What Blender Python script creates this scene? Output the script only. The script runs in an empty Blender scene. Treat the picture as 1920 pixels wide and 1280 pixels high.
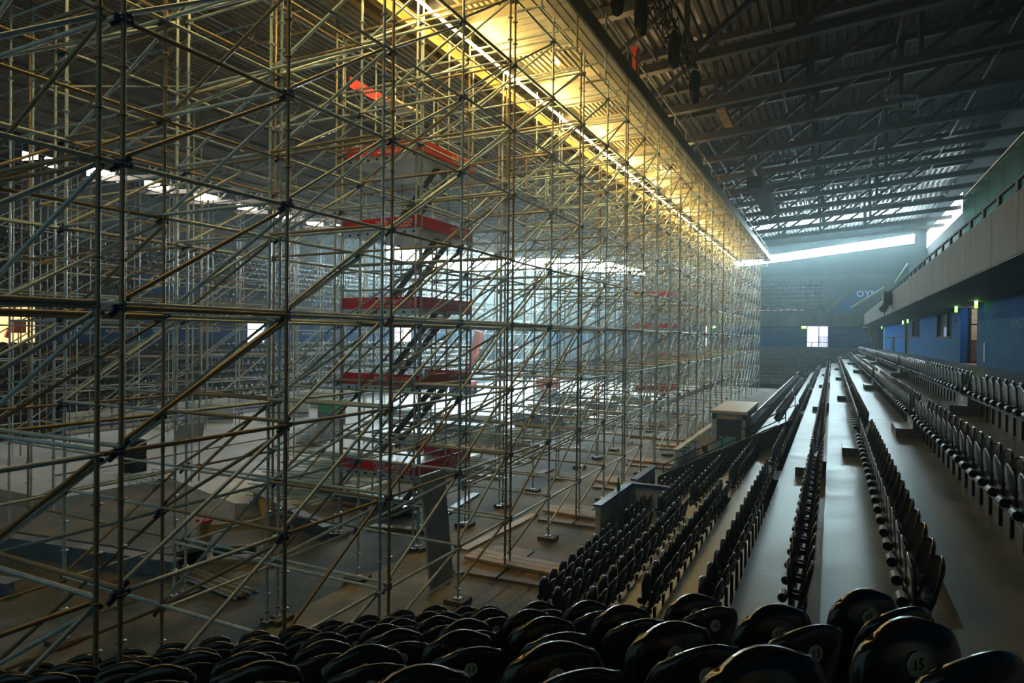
import bpy, math, random
import numpy as np
from mathutils import Vector, Matrix, Quaternion
random.seed(7); RNG = np.random.default_rng(7)
S = bpy.context.scene; COL = S.collection
EYE = 5.35                       # all coordinates below are relative to eye height; top-level objects are lifted at the end
FL = -5.35                       # arena floor in those coordinates

# ------------------------------------------------------------------ camera
TH, PI_, RO = math.radians(26.278), math.radians(0.4377), math.radians(0.6)
hd = Vector((-math.sin(TH), math.cos(TH), 0)); rt = Vector((math.cos(TH), math.sin(TH), 0)); up0 = Vector((0, 0, 1))
fwd = math.cos(PI_) * hd - math.sin(PI_) * up0
upv = math.sin(PI_) * hd + math.cos(PI_) * up0
cx = math.cos(RO) * rt + math.sin(RO) * upv
cy = -math.sin(RO) * rt + math.cos(RO) * upv
cam = bpy.data.cameras.new('camera'); cam.sensor_width = 36; cam.lens = 36 * 1215 / 1920; cam.clip_start = .05; cam.clip_end = 400
co = bpy.data.objects.new('camera', cam); COL.objects.link(co)
co.matrix_world = Matrix(((cx.x, cy.x, -fwd.x, 0), (cx.y, cy.y, -fwd.y, 0), (cx.z, cy.z, -fwd.z, EYE), (0, 0, 0, 1)))
S.camera = co

# ------------------------------------------------------------------ world, exposure
w = bpy.data.worlds.new('world'); S.world = w; w.use_nodes = True
w.node_tree.nodes['Background'].inputs[0].default_value = (.45, .76, .85, 1)
w.node_tree.nodes['Background'].inputs[1].default_value = 0.11
S.view_settings.view_transform = 'Standard'; S.view_settings.look = 'None'; S.view_settings.exposure = 1.3
S.view_settings.gamma = 1; S.view_settings.use_curve_mapping = False
S.cycles.max_bounces = 6; S.cycles.diffuse_bounces = 3; S.cycles.glossy_bounces = 3; S.cycles.transmission_bounces = 4
S.cycles.transparent_max_bounces = 6; S.cycles.volume_bounces = 0; S.cycles.sample_clamp_indirect = 4
S.cycles.use_denoising = True; S.cycles.caustics_reflective = False; S.cycles.caustics_refractive = False
E_WIN = 42.0; E_WIN2 = 68.0; E_LAMP = 80.0; HAZE = 0.0017

# ------------------------------------------------------------------ materials
def mat(name, base, rough=.6, metal=0., var=None, vscale=3., bump=0., bscale=20., rnd=None, spec=.5, rvar=0., stretch=None, emit=None, estr=0.):
    m = bpy.data.materials.new(name); m.use_nodes = True
    nt = m.node_tree; N = nt.nodes; L = nt.links; b = N['Principled BSDF']
    b.inputs['Base Color'].default_value = (*base, 1); b.inputs['Roughness'].default_value = rough; b.inputs['Metallic'].default_value = metal
    b.inputs['Specular IOR Level'].default_value = spec
    tc = N.new('ShaderNodeTexCoord'); out = tc.outputs['Object']
    if stretch:
        mp = N.new('ShaderNodeMapping'); mp.inputs['Scale'].default_value = stretch; L.new(out, mp.inputs[0]); out = mp.outputs[0]
    col = None
    if var:
        n = N.new('ShaderNodeTexNoise'); n.inputs['Scale'].default_value = vscale; n.inputs['Detail'].default_value = 5; L.new(out, n.inputs['Vector'])
        r = N.new('ShaderNodeValToRGB'); r.color_ramp.elements[0].position = .35; r.color_ramp.elements[1].position = .65
        r.color_ramp.elements[0].color = (*base, 1); r.color_ramp.elements[1].color = (*var, 1)
        L.new(n.outputs['Fac'], r.inputs[0]); col = r.outputs[0]
        if rvar:
            mr = N.new('ShaderNodeMapRange'); mr.inputs['To Min'].default_value = max(.03, rough - rvar); mr.inputs['To Max'].default_value = rough + rvar
            L.new(n.outputs['Fac'], mr.inputs[0]); L.new(mr.outputs[0], b.inputs['Roughness'])
    if rnd:
        src, c2 = rnd
        if src == 'obj': o = N.new('ShaderNodeObjectInfo').outputs['Random']
        else:
            a = N.new('ShaderNodeAttribute'); a.attribute_name = 'rnd'; o = a.outputs['Fac']
        r = N.new('ShaderNodeValToRGB'); r.color_ramp.elements[0].position = .60; r.color_ramp.elements[1].position = .72
        r.color_ramp.elements[0].color = (0, 0, 0, 1); r.color_ramp.elements[1].color = (1, 1, 1, 1); L.new(o, r.inputs[0])
        mx = N.new('ShaderNodeMix'); mx.data_type = 'RGBA'; L.new(r.outputs[0], mx.inputs[0])
        if col: L.new(col, mx.inputs[6])
        else: mx.inputs[6].default_value = (*base, 1)
        mx.inputs[7].default_value = (*c2, 1); col = mx.outputs[2]
    if col: L.new(col, b.inputs['Base Color'])
    if bump:
        n2 = N.new('ShaderNodeTexNoise'); n2.inputs['Scale'].default_value = bscale; n2.inputs['Detail'].default_value = 6; L.new(out, n2.inputs['Vector'])
        bp = N.new('ShaderNodeBump'); bp.inputs['Strength'].default_value = bump; bp.inputs['Distance'].default_value = .02
        L.new(n2.outputs['Fac'], bp.inputs['Height']); L.new(bp.outputs[0], b.inputs['Normal'])
    if emit:
        b.inputs['Emission Color'].default_value = (*emit, 1); b.inputs['Emission Strength'].default_value = estr
    return m
M = dict(
    floor=mat('concrete_floor', (.11, .13, .132), .8, spec=.2, var=(.235, .215, .175), vscale=.9, bump=.5, bscale=12),
    tread=mat('terrace_concrete', (.052, .063, .070), .36, var=(.105, .118, .126), vscale=1.8, bump=.12, bscale=14, rvar=.14),
    riser=mat('dark_concrete', (.026, .032, .036), .65, spec=.3, var=(.045, .052, .056), vscale=2, bump=.1),
    fascia=mat('fascia_concrete', (.035, .037, .034), .7, spec=.1, var=(.085, .088, .079), vscale=1.2, bump=.25, bscale=5, stretch=(1, 3, .15), rvar=.1),
    soffit=mat('soffit_concrete', (.06, .065, .065), .6, var=(.085, .09, .09), vscale=1.),
    blue=mat('blue_wall_paint', (.005, .06, .19), .8, spec=.08, var=(.01, .08, .25), vscale=1.6, bump=.15, bscale=6),
    violet=mat('violet_reveal_paint', (.03, .035, .18), .55),
    darkwall=mat('dark_wall', (.014, .02, .026), .8, spec=.2, var=(.022, .028, .034), vscale=.6), letter=mat('faint_wall_lettering', (.07, .17, .36), .7, spec=.1),
    galv=mat('galvanised_tube', (.52, .64, .67), .36, .15, var=(.36, .45, .47), vscale=9, rnd=('obj', (.27, .21, .12))),
    galv_s=mat('galvanised_tube_mixed', (.50, .62, .65), .36, .15, rnd=('attr', (.27, .21, .12))),
    coupler=mat('coupler_steel', (.05, .075, .17), .45, .4, rnd=('obj', (.15, .14, .12))),
    plastic=mat('black_gloss_plastic', (.013, .014, .014), .2, spec=.7),
    frame=mat('black_frame_steel', (.007, .008, .009), .42, .0, spec=.3),
    plate=mat('number_plate', (.5, .47, .28), .5), numeral=mat('numeral_print', (.015, .015, .015), .6),  # plate yellow has the golden lamp reflection put into its colour
    sheet=mat('trapezoid_sheet', (.15, .155, .155), .4, .3, var=(.10, .105, .11), vscale=1.5),
    decksheet=mat('deck_sheet', (.34, .32, .28), .5, .2, var=(.22, .21, .195), vscale=.8),
    liteck=mat('scaffold_deck_board', (.62, .58, .46), .5, .25, var=(.52, .48, .36), vscale=2.5, stretch=(.4, 3, 1)),
    truss=mat('roof_truss_paint', (.075, .07, .065), .45, .0, var=(.055, .052, .05), vscale=2),
    timber=mat('yellow_timber', (.45, .30, .10), .6, var=(.33, .21, .07), vscale=5, stretch=(2, .3, 2)),
    plank=mat('pale_plank', (.48, .36, .19), .65, var=(.36, .26, .13), vscale=6, stretch=(.4, 4, 2)),
    ply=mat('brown_plywood', (.22, .16, .10), .7, var=(.15, .11, .07), vscale=3),
    block=mat('dark_timber_block', (.13, .085, .05), .75, var=(.08, .05, .03), vscale=8),
    red=mat('red_board', (.72, .012, .03), .5, var=(.62, .01, .025), vscale=2),
    white=mat('white_print', (.8, .8, .8), .6),
    wpanel=mat('white_panel', (.62, .66, .68), .45, var=(.54, .58, .6), vscale=1.5),
    steelblue=mat('blue_cap_rail', (.03, .07, .22), .4),
    ibeam=mat('grey_painted_steel', (.17, .20, .23), .5, .2, var=(.11, .13, .15), vscale=2),
    green=mat('green_plastic', (.02, .35, .10), .4), tarp=mat('dark_green_tarp', (.012, .05, .025), .5),
    orange=mat('orange_paint', (.75, .10, .02), .5), pink=mat('pink_red_paint', (.55, .04, .09), .45),
    black=mat('matt_black', (.008, .008, .009), .65, spec=.12), doorwood=mat('brown_door', (.10, .06, .03), .5),
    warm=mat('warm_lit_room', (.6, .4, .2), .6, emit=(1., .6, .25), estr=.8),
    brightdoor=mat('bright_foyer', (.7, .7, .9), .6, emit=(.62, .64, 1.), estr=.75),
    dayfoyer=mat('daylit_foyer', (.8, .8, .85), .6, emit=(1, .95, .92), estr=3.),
    win=mat('daylight_window', (.8, .9, 1), .5, emit=(.66, .93, 1.), estr=E_WIN), winR=mat('daylight_window_right', (.8, .9, 1), .5, emit=(.8, .97, 1.), estr=3.5), ice=mat('white_rink_floor', (.80, .85, .87), .45, var=(.62, .66, .69), vscale=.35, bump=.05, rvar=.1), cpanel=mat('grey_corrugated', (.58, .61, .6), .6, var=(.46, .48, .48)),
    winL=mat('daylight_window_left', (.8, .9, 1), .5, emit=(.70, .93, 1.), estr=E_WIN2),
    winW=mat('sunlit_window', (1, .9, .7), .5, emit=(1., .88, .7), estr=28.),
    lamp=mat('lit_lamp_tube', (1, .9, .6), .5, emit=(1., .66, .20), estr=E_LAMP),
    exitg=mat('lit_exit_sign_green', (.1, .8, .05), .5, emit=(.16, 1., .02), estr=2.5),
    exitw=mat('lit_exit_pictogram', (.9, 1, .9), .5, emit=(.85, 1., .8), estr=3.),
    silver=mat('aluminium', (.6, .62, .62), .35, .7),
    yellow=mat('yellow_sticker', (.7, .5, .03), .5), stain=mat('oil_stain', (.05, .05, .05), .4),
    tape_w=mat('tape_white', (.8, .8, .8), .5),
)
def glass(name, col, a):
    m = bpy.data.materials.new(name); m.use_nodes = True; nt = m.node_tree; N = nt.nodes; N.clear()
    o = N.new('ShaderNodeOutputMaterial'); mx = N.new('ShaderNodeMixShader'); t = N.new('ShaderNodeBsdfTransparent'); g = N.new('ShaderNodeBsdfPrincipled')
    t.inputs[0].default_value = (*col, 1); g.inputs['Base Color'].default_value = (col[0] * .4, col[1] * .4, col[2] * .4, 1); g.inputs['Roughness'].default_value = .05
    mx.inputs[0].default_value = a; nt.links.new(t.outputs[0], mx.inputs[1]); nt.links.new(g.outputs[0], mx.inputs[2]); nt.links.new(mx.outputs[0], o.inputs[0]); return m
M['glass'] = glass('green_tinted_glass', (.72, .92, .84), .10); M['glassb'] = glass('boards_glass', (.85, .93, .96), .2)

# ------------------------------------------------------------------ mesh helpers
class MB:
    def __init__(s): s.v = []; s.f = []; s.r = []; s.cur = 0.
    def add(s, vs, fs):
        b = len(s.v); s.v += [tuple(v) for v in vs]; s.f += [tuple(i + b for i in f) for f in fs]; s.r += [s.cur] * len(vs); return s
    def box(s, x0, x1, y0, y1, z0, z1):
        return s.add([(x0, y0, z0), (x1, y0, z0), (x1, y1, z0), (x0, y1, z0), (x0, y0, z1), (x1, y0, z1), (x1, y1, z1), (x0, y1, z1)],
                     [(0, 3, 2, 1), (4, 5, 6, 7), (0, 1, 5, 4), (1, 2, 6, 5), (2, 3, 7, 6), (3, 0, 4, 7)])
    def frame_(s, p, q):
        d = Vector(q) - Vector(p); d.normalize(); a = Vector((0, 0, 1)) if abs(d.z) < .95 else Vector((1, 0, 0))
        u = d.cross(a).normalized(); return u, u.cross(d).normalized()
    def bar(s, p, q, wd, ht):
        p, q = Vector(p), Vector(q); u, v = s.frame_(p, q); c = [(-1, -1), (1, -1), (1, 1), (-1, 1)]
        vs = [e + u * (a * wd / 2) + v * (b * ht / 2) for e in (p, q) for a, b in c]
        return s.add(vs, [(0, 1, 2, 3), (7, 6, 5, 4), (0, 4, 5, 1), (1, 5, 6, 2), (2, 6, 7, 3), (3, 7, 4, 0)])
    def tube(s, p, q, r, n=6, cap=False):
        p, q = Vector(p), Vector(q); u, v = s.frame_(p, q)
        vs = [e + u * (r * math.cos(2 * math.pi * i / n)) + v * (r * math.sin(2 * math.pi * i / n)) for e in (p, q) for i in range(n)]
        fs = [(i, i + n, (i + 1) % n + n, (i + 1) % n) for i in range(n)]
        if cap: fs += [tuple(range(n)), tuple(range(2 * n - 1, n - 1, -1))]
        return s.add(vs, fs)
    def prism(s, pts, z0, z1):           # polygon in plan
        n = len(pts); return s.add([(x, y, z0) for x, y in pts] + [(x, y, z1) for x, y in pts],
            [tuple(range(n - 1, -1, -1)), tuple(range(n, 2 * n))] + [(i, (i + 1) % n, (i + 1) % n + n, i + n) for i in range(n)])
    def extr(s, prof, axis, a, b):       # closed profile extruded along an axis; prof in the two other axes
        n = len(prof); P = []
        for t in (a, b):
            for u, v in prof: P.append((t, u, v) if axis == 0 else (u, t, v) if axis == 1 else (u, v, t))
        return s.add(P, [tuple(range(n - 1, -1, -1)), tuple(range(n, 2 * n))] + [(i, (i + 1) % n, (i + 1) % n + n, i + n) for i in range(n)])
    def build(s, name, m, parent=None, smooth=False, link=True):
        me = bpy.data.meshes.new(name); me.from_pydata(s.v, [], s.f); me.materials.append(M[m] if isinstance(m, str) else m)
        if smooth: me.shade_smooth()
        if any(s.r): at = me.attributes.new('rnd', 'FLOAT', 'POINT'); at.data.foreach_set('value', s.r)
        o = bpy.data.objects.new(name, me); COL.objects.link(o)
        if parent: attach(o, parent)
        return o
WO = {}
def attach(o, parent):
    o.parent = parent; o.location = -Vector(WO.get(parent.name, (0, 0, 0))); WO[o.name] = (0, 0, 0)
def tag(o, label, cat, group=None, kind=None):
    if label: o['label'] = label
    if cat: o['category'] = cat
    if group: o['group'] = group
    if kind: o['kind'] = kind
    return o
def struct(o): o['kind'] = 'structure'; return o
def stuff(o): o['kind'] = 'stuff'; return o
def thing(name, loc, label, cat, group=None):
    o = bpy.data.objects.new(name, None); COL.objects.link(o); o.location = loc; o.empty_display_size = .2
    WO[o.name] = tuple(loc); return tag(o, label, cat, group)
def tcopy(src, parent, name=None):
    c = src.copy(); COL.objects.link(c)
    if parent: c.parent = parent
    return c
def text_mesh(body, size, ext=.002, font_shear=0):
    cu = bpy.data.curves.new('t', 'FONT'); cu.body = body; cu.size = size; cu.extrude = ext; cu.align_x = 'CENTER'; cu.align_y = 'CENTER'; cu.resolution_u = 2
    t = bpy.data.objects.new('t', cu); COL.objects.link(t); bpy.context.view_layer.update()
    me = bpy.data.meshes.new_from_object(t.evaluated_get(bpy.context.evaluated_depsgraph_get())); bpy.data.objects.remove(t); return me
def lettering(body, size, m, parent, loc, xdir, zdir=(0, 0, 1), name='lettering'):
    me = text_mesh(body, size); me.materials.clear(); me.materials.append(M[m])
    o = bpy.data.objects.new(name, me); COL.objects.link(o)
    X = Vector(xdir).normalized(); Y = Vector(zdir).normalized(); Z = X.cross(Y)
    mt = Matrix(((X.x, Y.x, Z.x, 0), (X.y, Y.y, Z.y, 0), (X.z, Y.z, Z.z, 0), (0, 0, 0, 1)))
    mt.translation = Vector(loc) - (Vector(WO.get(parent.name, (0, 0, 0))) if parent else Vector((0, 0, 0)))
    o.matrix_world = mt
    if parent: o.parent = parent
    return o

def proj(p):
    p = Vector(p); z = p.dot(fwd); return (960 + 1215 * p.dot(cx) / z, 640 - 1215 * p.dot(cy) / z, z) if z > .1 else (-9e9, 0, z)
def inview(p, mg=60):
    x, y, z = proj(p); return z > .3 and -mg < x < 1920 + mg and -mg < y < 1280 + mg

ORD = lambda n: f"{n}{'th' if 10 <= n % 100 <= 20 else {1: 'st', 2: 'nd', 3: 'rd'}.get(n % 10, 'th')}"

# ------------------------------------------------------------------ plan of the stands
NX, NY = -.731, .682          # corner block: facing direction in plan; rows run along (UX, UY)
UX, UY = .682, .731
UM = 4.4                      # mitre
KS = list(range(-2, 8))
XK = {-2: 3.6, -1: 2.66, 0: 1.75, 1: .785, 2: -.125, 3: -1.03, 4: -1.97, 5: -2.87, 6: -3.75, 7: -4.6}
ZK = {-2: -.10, -1: -.63, 0: -1.15, 1: -1.63, 2: -2.13, 3: -2.62, 4: -3.13, 5: -3.63, 6: -4.08, 7: -4.52}
NK = {k: 1.9 + 1.22 * k for k in KS}; NK[-1] = 1.05; NK[-2] = .2
CH = .83
XW = 5.0                      # blue wall
AISLES = [(15.45, 16.4), (29.6, 30.7), (44.2, 45.3), (58.6, 59.7)]
YV0, YV1 = 22.0, 28.6         # vomitory

# floor
b = MB(); b.box(-52, 5.2, -12, 96, FL - .3, FL); struct(b.build('floor', 'floor'))
b = MB(); b.prism([(-14.5, 15.5), (-13.2, 74), (-35.9, 74), (-35.9, 12), (-22, 12)], FL, FL + .008); struct(b.build('floor', 'ice'))
# terraces: every tread a slab of its own
terr = thing('floor_terrace', (1, 12, FL), None, None); terr['kind'] = 'structure'
for k in range(-2, 7):
    zt = ZK[k] - CH
    x1 = XK[k] + .06; x0 = XK[k + 1] + .06; n0 = NK[k] - .06; n1 = NK[k + 1] - .06
    if k == -2: x1 = XW; n0 = -4.
    c = lambda n, u: (n * NX + u * UX, n * NY + u * UY)
    yend = 76. if k < 4 else YV0
    corner = [c(n0, -9), c(n0, (x1 - n0 * NX) / UX), c(n1, (x0 - n1 * NX) / UX), c(n1, -9)]
    if k == -2: corner = [(XW, -6), (XW, c(n0, 0)[1] + 8.), c(n1, (x0 - n1 * NX) / UX), c(n1, -9)]; corner = [(XW, -8), (XW, 3.6), (x0, 3.6), c(n1, (x0 - n1 * NX) / UX), c(n1, -9), (-2, -8)]
    tb = MB(); tb.prism(corner, zt - .62, zt); tb.build('tread', 'tread', terr)
    ys = c(n1, (x0 - n1 * NX) / UX)[1]; ye0 = c(n0, (x1 - n0 * NX) / UX)[1] if k > -2 else 3.6
    tb = MB(); tb.prism([(x0, ys), (x1, ye0), (x1, yend), (x0, yend)], zt - .62, zt); tb.build('tread', 'tread', terr)
    if k == 4 or k == 5 :
        tb = MB(); tb.box(x0 if k == 4 else -3.05, x1, YV1, 74, zt - .62, zt); tb.build('tread', 'tread', terr)
# rear upstand below row edges (dark riser line) in the vomitory
b = MB(); b.box(-1.05, -.95, YV0, YV1, FL, ZK[3] - CH - .6); struct(b.build('wall_vomitory', 'riser'))
# dark sloping wall that closes the near block towards the vomitory
vw = thing('partition_wall', (-3, YV0 - .05, FL), 'dark sloping parapet wall closing the seat block beside the stairway', 'wall')
b = MB(); b.extr([(-1.05, -3.4), (-1.05, -2.50), (-5.25, -4.72), (-5.25, FL), (-1.05, FL)], 1, YV0 - .12, YV0 + .06); b.build('wall_panel', 'riser', vw)
b = MB()
for i in range(9):
    xa, xb_ = -1.05 - i * .467, -1.05 - (i + 1) * .467; za, zb = -2.47 - i * .247, -2.47 - (i + 1) * .247
    b.bar((xa, YV0 - .03, za), (xb_ + .03, YV0 - .03, zb + (.03 if i % 2 else -.01)), .2, .035)
b.build('coping', 'fascia', vw)
def handrail(name, pts, label, h=.95, parts=2, r=.02, step=None, mt='frame'):
    t = thing(name, pts[0], label, 'railing')
    for j in range(parts):
        b = MB()
        for p, q in zip(pts[:-1], pts[1:]):
            dz = h * (1 - .5 * j); b.tube((p[0], p[1], p[2] + dz), (q[0], q[1], q[2] + dz), r, 6)
        b.build('rail', mt, t)
    for p, q in zip(pts[:-1], pts[1:]):
        L = (Vector(q) - Vector(p)).length; n = max(1, int(L / (step or 1.5)))
        for i in range(n + 1):
            e = Vector(p).lerp(Vector(q), i / n); b = MB(); b.tube(e, e + Vector((0, 0, h)), r, 6); b.build('post', mt, t)
    return t
handrail('stair_handrail', [(-5.2, YV0 + .5, -4.9), (-1.3, YV0 + .5, -2.75)], 'black twin handrail on the near side of the stairway cut into the stand', .5)

# step blocks in the aisles
def step_block(k, y0, y1, lab):
    zt = ZK[k] - CH; xr = XK[k] + .06; t = thing('step_block', (XK[k - 1] - .5, (y0 + y1) / 2, zt), lab, 'step', 'concrete half steps in the aisles')
    xr = XK[k] + .06
    b = MB(); b.box(xr - .62, xr - .02, y0, y1, zt, zt + .19); b.build('lower_step', 'tread', t)
    b = MB(); b.box(xr - .32, xr - .01, y0, y1, zt + .19, zt + .36); b.build('upper_step', 'tread', t)
    b = MB(); b.box(xr - .33, xr - .318, (y0 + y1) / 2 - .07, (y0 + y1) / 2 + .07, zt + .24, zt + .32); b.build('row_plate', 'silver', t)
RN = {-2: 'behind the top row', -1: 'at the row nearest the blue wall', 0: 'at the second row below the blue wall', 1: 'at the third row below the blue wall', 2: 'at the fourth row below the blue wall', 3: 'at the fifth row below the blue wall', 4: 'at the sixth row below the blue wall', 5: 'at the seventh row below the blue wall'}
AN = ['nearest aisle', 'second aisle', 'third aisle', 'farthest aisle']
for ai, (a0, a1) in enumerate(AISLES):
    for k in range(-1, 5 if ai == 0 else 4):
        step_block(k, a0 - .1, a1 + .05, f'concrete step block, {AN[ai]}, {RN[k]}')

# ------------------------------------------------------------------ chairs
def shell(hw, z0, z1, y0, y1, th, nu, nv, curve=.03, power=3.0, topbulge=.03):
    b = MB()
    VV = [0, .06, .3, .6, .78, .9, .97, 1.] if nv >= 7 else [0, .35, .75, 1.] if nv == 3 else [0, .6, 1.]
    def pt(u, v, side):
        # rounded rectangle outline with a gently arched top edge
        wv = hw * (.80 + .20 * min(1, v / .3) ** .6)
        if v > .6: q = (v - .6) / .4; wv *= .60 + .40 * math.sqrt(max(0, 1 - q ** 2.6))
        z = z0 + (z1 - z0) * v + topbulge * (1 - u * u) * max(0, v - .5) * 2
        y = y0 + (y1 - y0) * v - curve * u * u
        return (u * wv, y + (th if side else 0) * (1 - .7 * max(abs(u) ** 6, abs(2 * v - 1) ** 8)), z)
    UU = (lambda i: math.sin((-1 + 2 * i / nu) * math.pi / 2) * .5 + (-1 + 2 * i / nu) * .5)
    vs = [pt(UU(i), VV[j], s) for s in (0, 1) for j in range(nv + 1) for i in range(nu + 1)]
    W = nu + 1; K = W * (nv + 1); fs = []
    for j in range(nv):
        for i in range(nu):
            a = j * W + i; fs.append((a, a + 1, a + W + 1, a + W)); fs.append((K + a, K + a + W, K + a + W + 1, K + a + 1))
    for i in range(nu): fs.append((i, K + i, K + i + 1, i + 1)); a = nv * W + i; fs.append((a, a + 1, K + a + 1, K + a))
    for j in range(nv): a = j * W; fs.append((a, a + W, K + a + W, K + a)); a += nu; fs.append((a, K + a, K + a + W, a + W))
    return b.add(vs, fs)
def roll(hx, y, z, r, n=8):
    b = MB(); b.tube((-hx, y, z), (hx, y, z), r, n, True); return b
# local frame: chair faces -y, backrest top at y=0, floor at z=-CH so that the top is z=0
def chair_parts(nu, nv, rich):
    P = {}
    P['backrest'] = shell(.222, -.43, -.035, -.12, -.02, .035, nu, nv, topbulge=.035)
    sp = shell(.21, -.40, -.04, -.225, -.245, .045, nu, nv, curve=-.012, topbulge=.035)
    if rich: sp.v += []; pass
    P['seat_pan'] = sp
    fr = MB()
    for s in (-1, 1):
        fr.bar((s * .19, -.09, -.44), (s * .19, -.25, -.42), .03, .06)
    fr.bar((0, -.10, -.45), (0, -.10, -CH), .035, .05); fr.bar((-.25, -.2, -.47), (.25, -.2, -.47), .05, .05)
    r_ = roll(.075, -.275, -.37, .045, 10); fr.add(r_.v, r_.f)
    P['frame'] = fr
    return P
CP = chair_parts(8, 7, True)
proto = {n: CP[n].build(n, 'frame' if n == 'frame' else 'plastic', None, smooth=(n != 'frame')) for n in CP}
pb = MB(); pb.tube((0, .018, 0), (0, .024, 0), .034, 14, True); proto['number_plate'] = pb.build('number_plate', 'plate')
protos = list(proto.values())
num_cache = {}
def numeral_mesh(n):
    if n not in num_cache:
        me = text_mesh(str(n), .045, .001); me.materials.clear(); me.materials.append(M['numeral']); me.name = 'numeral'; num_cache[n] = me
    return num_cache[n]
spots = []      # (x, y, z, rot, label-part, rowkey, number, corner?)
ROT_R = -math.pi / 2; ROT_C = math.atan2(NX, -NY)
ROT_C = math.atan2(-.731, -.682) ; ROT_C = math.pi + math.atan2(.731, .682)
def in_aisle(y): return any(a0 - .05 < y < a1 + .05 for a0, a1 in AISLES)
Y0 = {-1: 4.5, 0: 4.59, 1: 5.83, 2: 6.85, 3: 7.33, 4: 8.56, 5: 8.97, 6: 9.8, 7: 11.2}
YE = {k: 75. for k in KS}
for k in range(-1, 8):
    y = Y0[k]
    while y < (75 if k < 5 else YV0 - .4):
        if not in_aisle(y) and not (k >= 4 and YV0 - .4 < y < YV1 + .5): spots.append((XK[k], y, ZK[k], ROT_R, ('R', k), 0))
        y += .5
for k in range(-1, 7):
    u = .477 + .5 * 4 - (.1 if k % 2 == 0 and k > 0 else .327 if k == -1 else 0); i = 0
    while u > -8.2:
        n = NK[k]; p = (n * NX + u * UX, n * NY + u * UY); spots.append((p[0], p[1], ZK[k] + (.05 if k >= 0 else -.13), ROT_C, ('C', k), 16 - i)); u -= .5; i += 1
CN = {-1: 'hindmost corner row beside the camera', 0: 'second corner row counted from the back', 1: 'third corner row counted from the back', 2: 'fourth corner row counted from the back', 3: 'fifth corner row counted from the back', 4: 'sixth corner row counted from the back', 5: 'last corner row but one', 6: 'front corner row above the arena floor'}
RNN = {-1: 'top row along the blue wall', 0: 'second row below the blue wall', 1: 'third row below the blue wall', 2: 'fourth row below the blue wall', 3: 'fifth row below the blue wall', 4: 'sixth row below the blue wall', 5: 'seventh row below the blue wall', 6: 'last row but one above the boards', 7: 'lowest row behind the boards'}
vis = [s for s in spots if inview((s[0], s[1], s[2] - .1), 130 if s[2] > -1.2 else 50)]
vis.sort(key=lambda s: proj(s[:3])[2])
near, far = vis[:296], vis[296:]
cnt = {}
def make_chair(x, y, z, rot, lab, grp, num, corner):
    t = bpy.data.objects.new('stadium_chair', None); COL.objects.link(t); t.location = (x, y, z - CH); t.rotation_euler = (0, 0, rot); t.empty_display_size = .1
    tag(t, lab, 'chair', grp)
    for n in ('backrest', 'seat_pan', 'frame'):
        c = tcopy(proto[n], t); c.location = (0, 0, CH)
    pl = tcopy(proto['number_plate'], t); pl.location = (0, -.022, CH - .105)
    if corner:
        p2 = tcopy(proto['number_plate'], t); p2.location = (0, -.213, CH - .115)
        for pq in (pl, p2):
          o = bpy.data.objects.new('numeral', numeral_mesh(num)); COL.objects.link(o); o.parent = pq; o.location = (0, .025, 0); o.rotation_euler = (math.pi / 2, 0, math.pi)
for s in sorted(near, key=lambda s: (s[4], s[1] if s[4][0] == 'R' else -s[5])):
    key = s[4]; cnt[key] = cnt.get(key, 0) + 1; i = cnt[key]
    if key[0] == 'C': lab = f"black glossy folding seat, {ORD(i)} from the aisle, {CN[key[1]]}"; grp = 'corner block seats seen from behind'
    else: lab = f"black folding seat, {ORD(i)} from the near end, {RNN[key[1]]}"; grp = 'black seats of the long right stand'
    make_chair(s[0], s[1], s[2], s[3], lab, grp, max(1, s[5]), key[0] == 'C')
for o in protos: bpy.data.objects.remove(o)
def merge(parts, pls, name, m, kind_label, cat='chairs'):
    """many low-poly copies of one shape joined into one object of kind stuff"""
    bv = np.array(parts.v, float); nf = [len(f) for f in parts.f]; V = []; F = []; nb = len(bv)
    for i, (x, y, z, r) in enumerate(pls):
        c, s = math.cos(r), math.sin(r); q = bv.copy(); q[:, 0] = bv[:, 0] * c - bv[:, 1] * s + x; q[:, 1] = bv[:, 0] * s + bv[:, 1] * c + y; q[:, 2] += z
        V.append(q); F += [tuple(j + i * nb for j in f) for f in parts.f]
    me = bpy.data.meshes.new(name); me.from_pydata(np.concatenate(V).tolist(), [], F); me.materials.append(M[m]); me.shade_smooth()
    o = bpy.data.objects.new(name, me); COL.objects.link(o); return tag(o, kind_label, cat, None, 'stuff')
lp = chair_parts(4, 3, True); low = MB()
for n in lp: low.add(lp[n].v, lp[n].f)
merge(low, [(s[0], s[1], s[2], s[3]) for s in far], 'distant_seating', 'plastic', 'far black folding seats of the long right stand running towards the end wall')
vl = MB()
for b_ in (shell(.21, -.43, -.02, -.13, -.02, .05, 4, 3), shell(.2, -.42, -.06, -.26, -.25, .05, 4, 2)): vl.add(b_.v, b_.f)
vl.bar((0, -.16, -.44), (0, -.16, -CH), .07, .09)
MX = -41.3
lft = []
for k in range(-1, 8):
    y = 8.
    while y < 75:
        if not (int(y * 2) % 28 in (0, 1, 2)): lft.append((MX - XK[k], y, ZK[k], math.pi / 2))
        y += .52
merge(vl, lft, 'opposite_seating', 'plastic', 'rows of black seats below the blue wall on the opposite side of the arena')
ul = []
for r in range(9):
    y = 10.
    while y < 80:
        if not (int(y * 2) % 26 in (0, 1)): ul.append((-43.9 - .9 * r, y, 3.4 + .58 * r, math.pi / 2))
        y += .54
merge(vl, ul, 'upper_opposite_seating', 'plastic', 'rows of black seats on the upper tier of the opposite side')
ue = []
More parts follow.
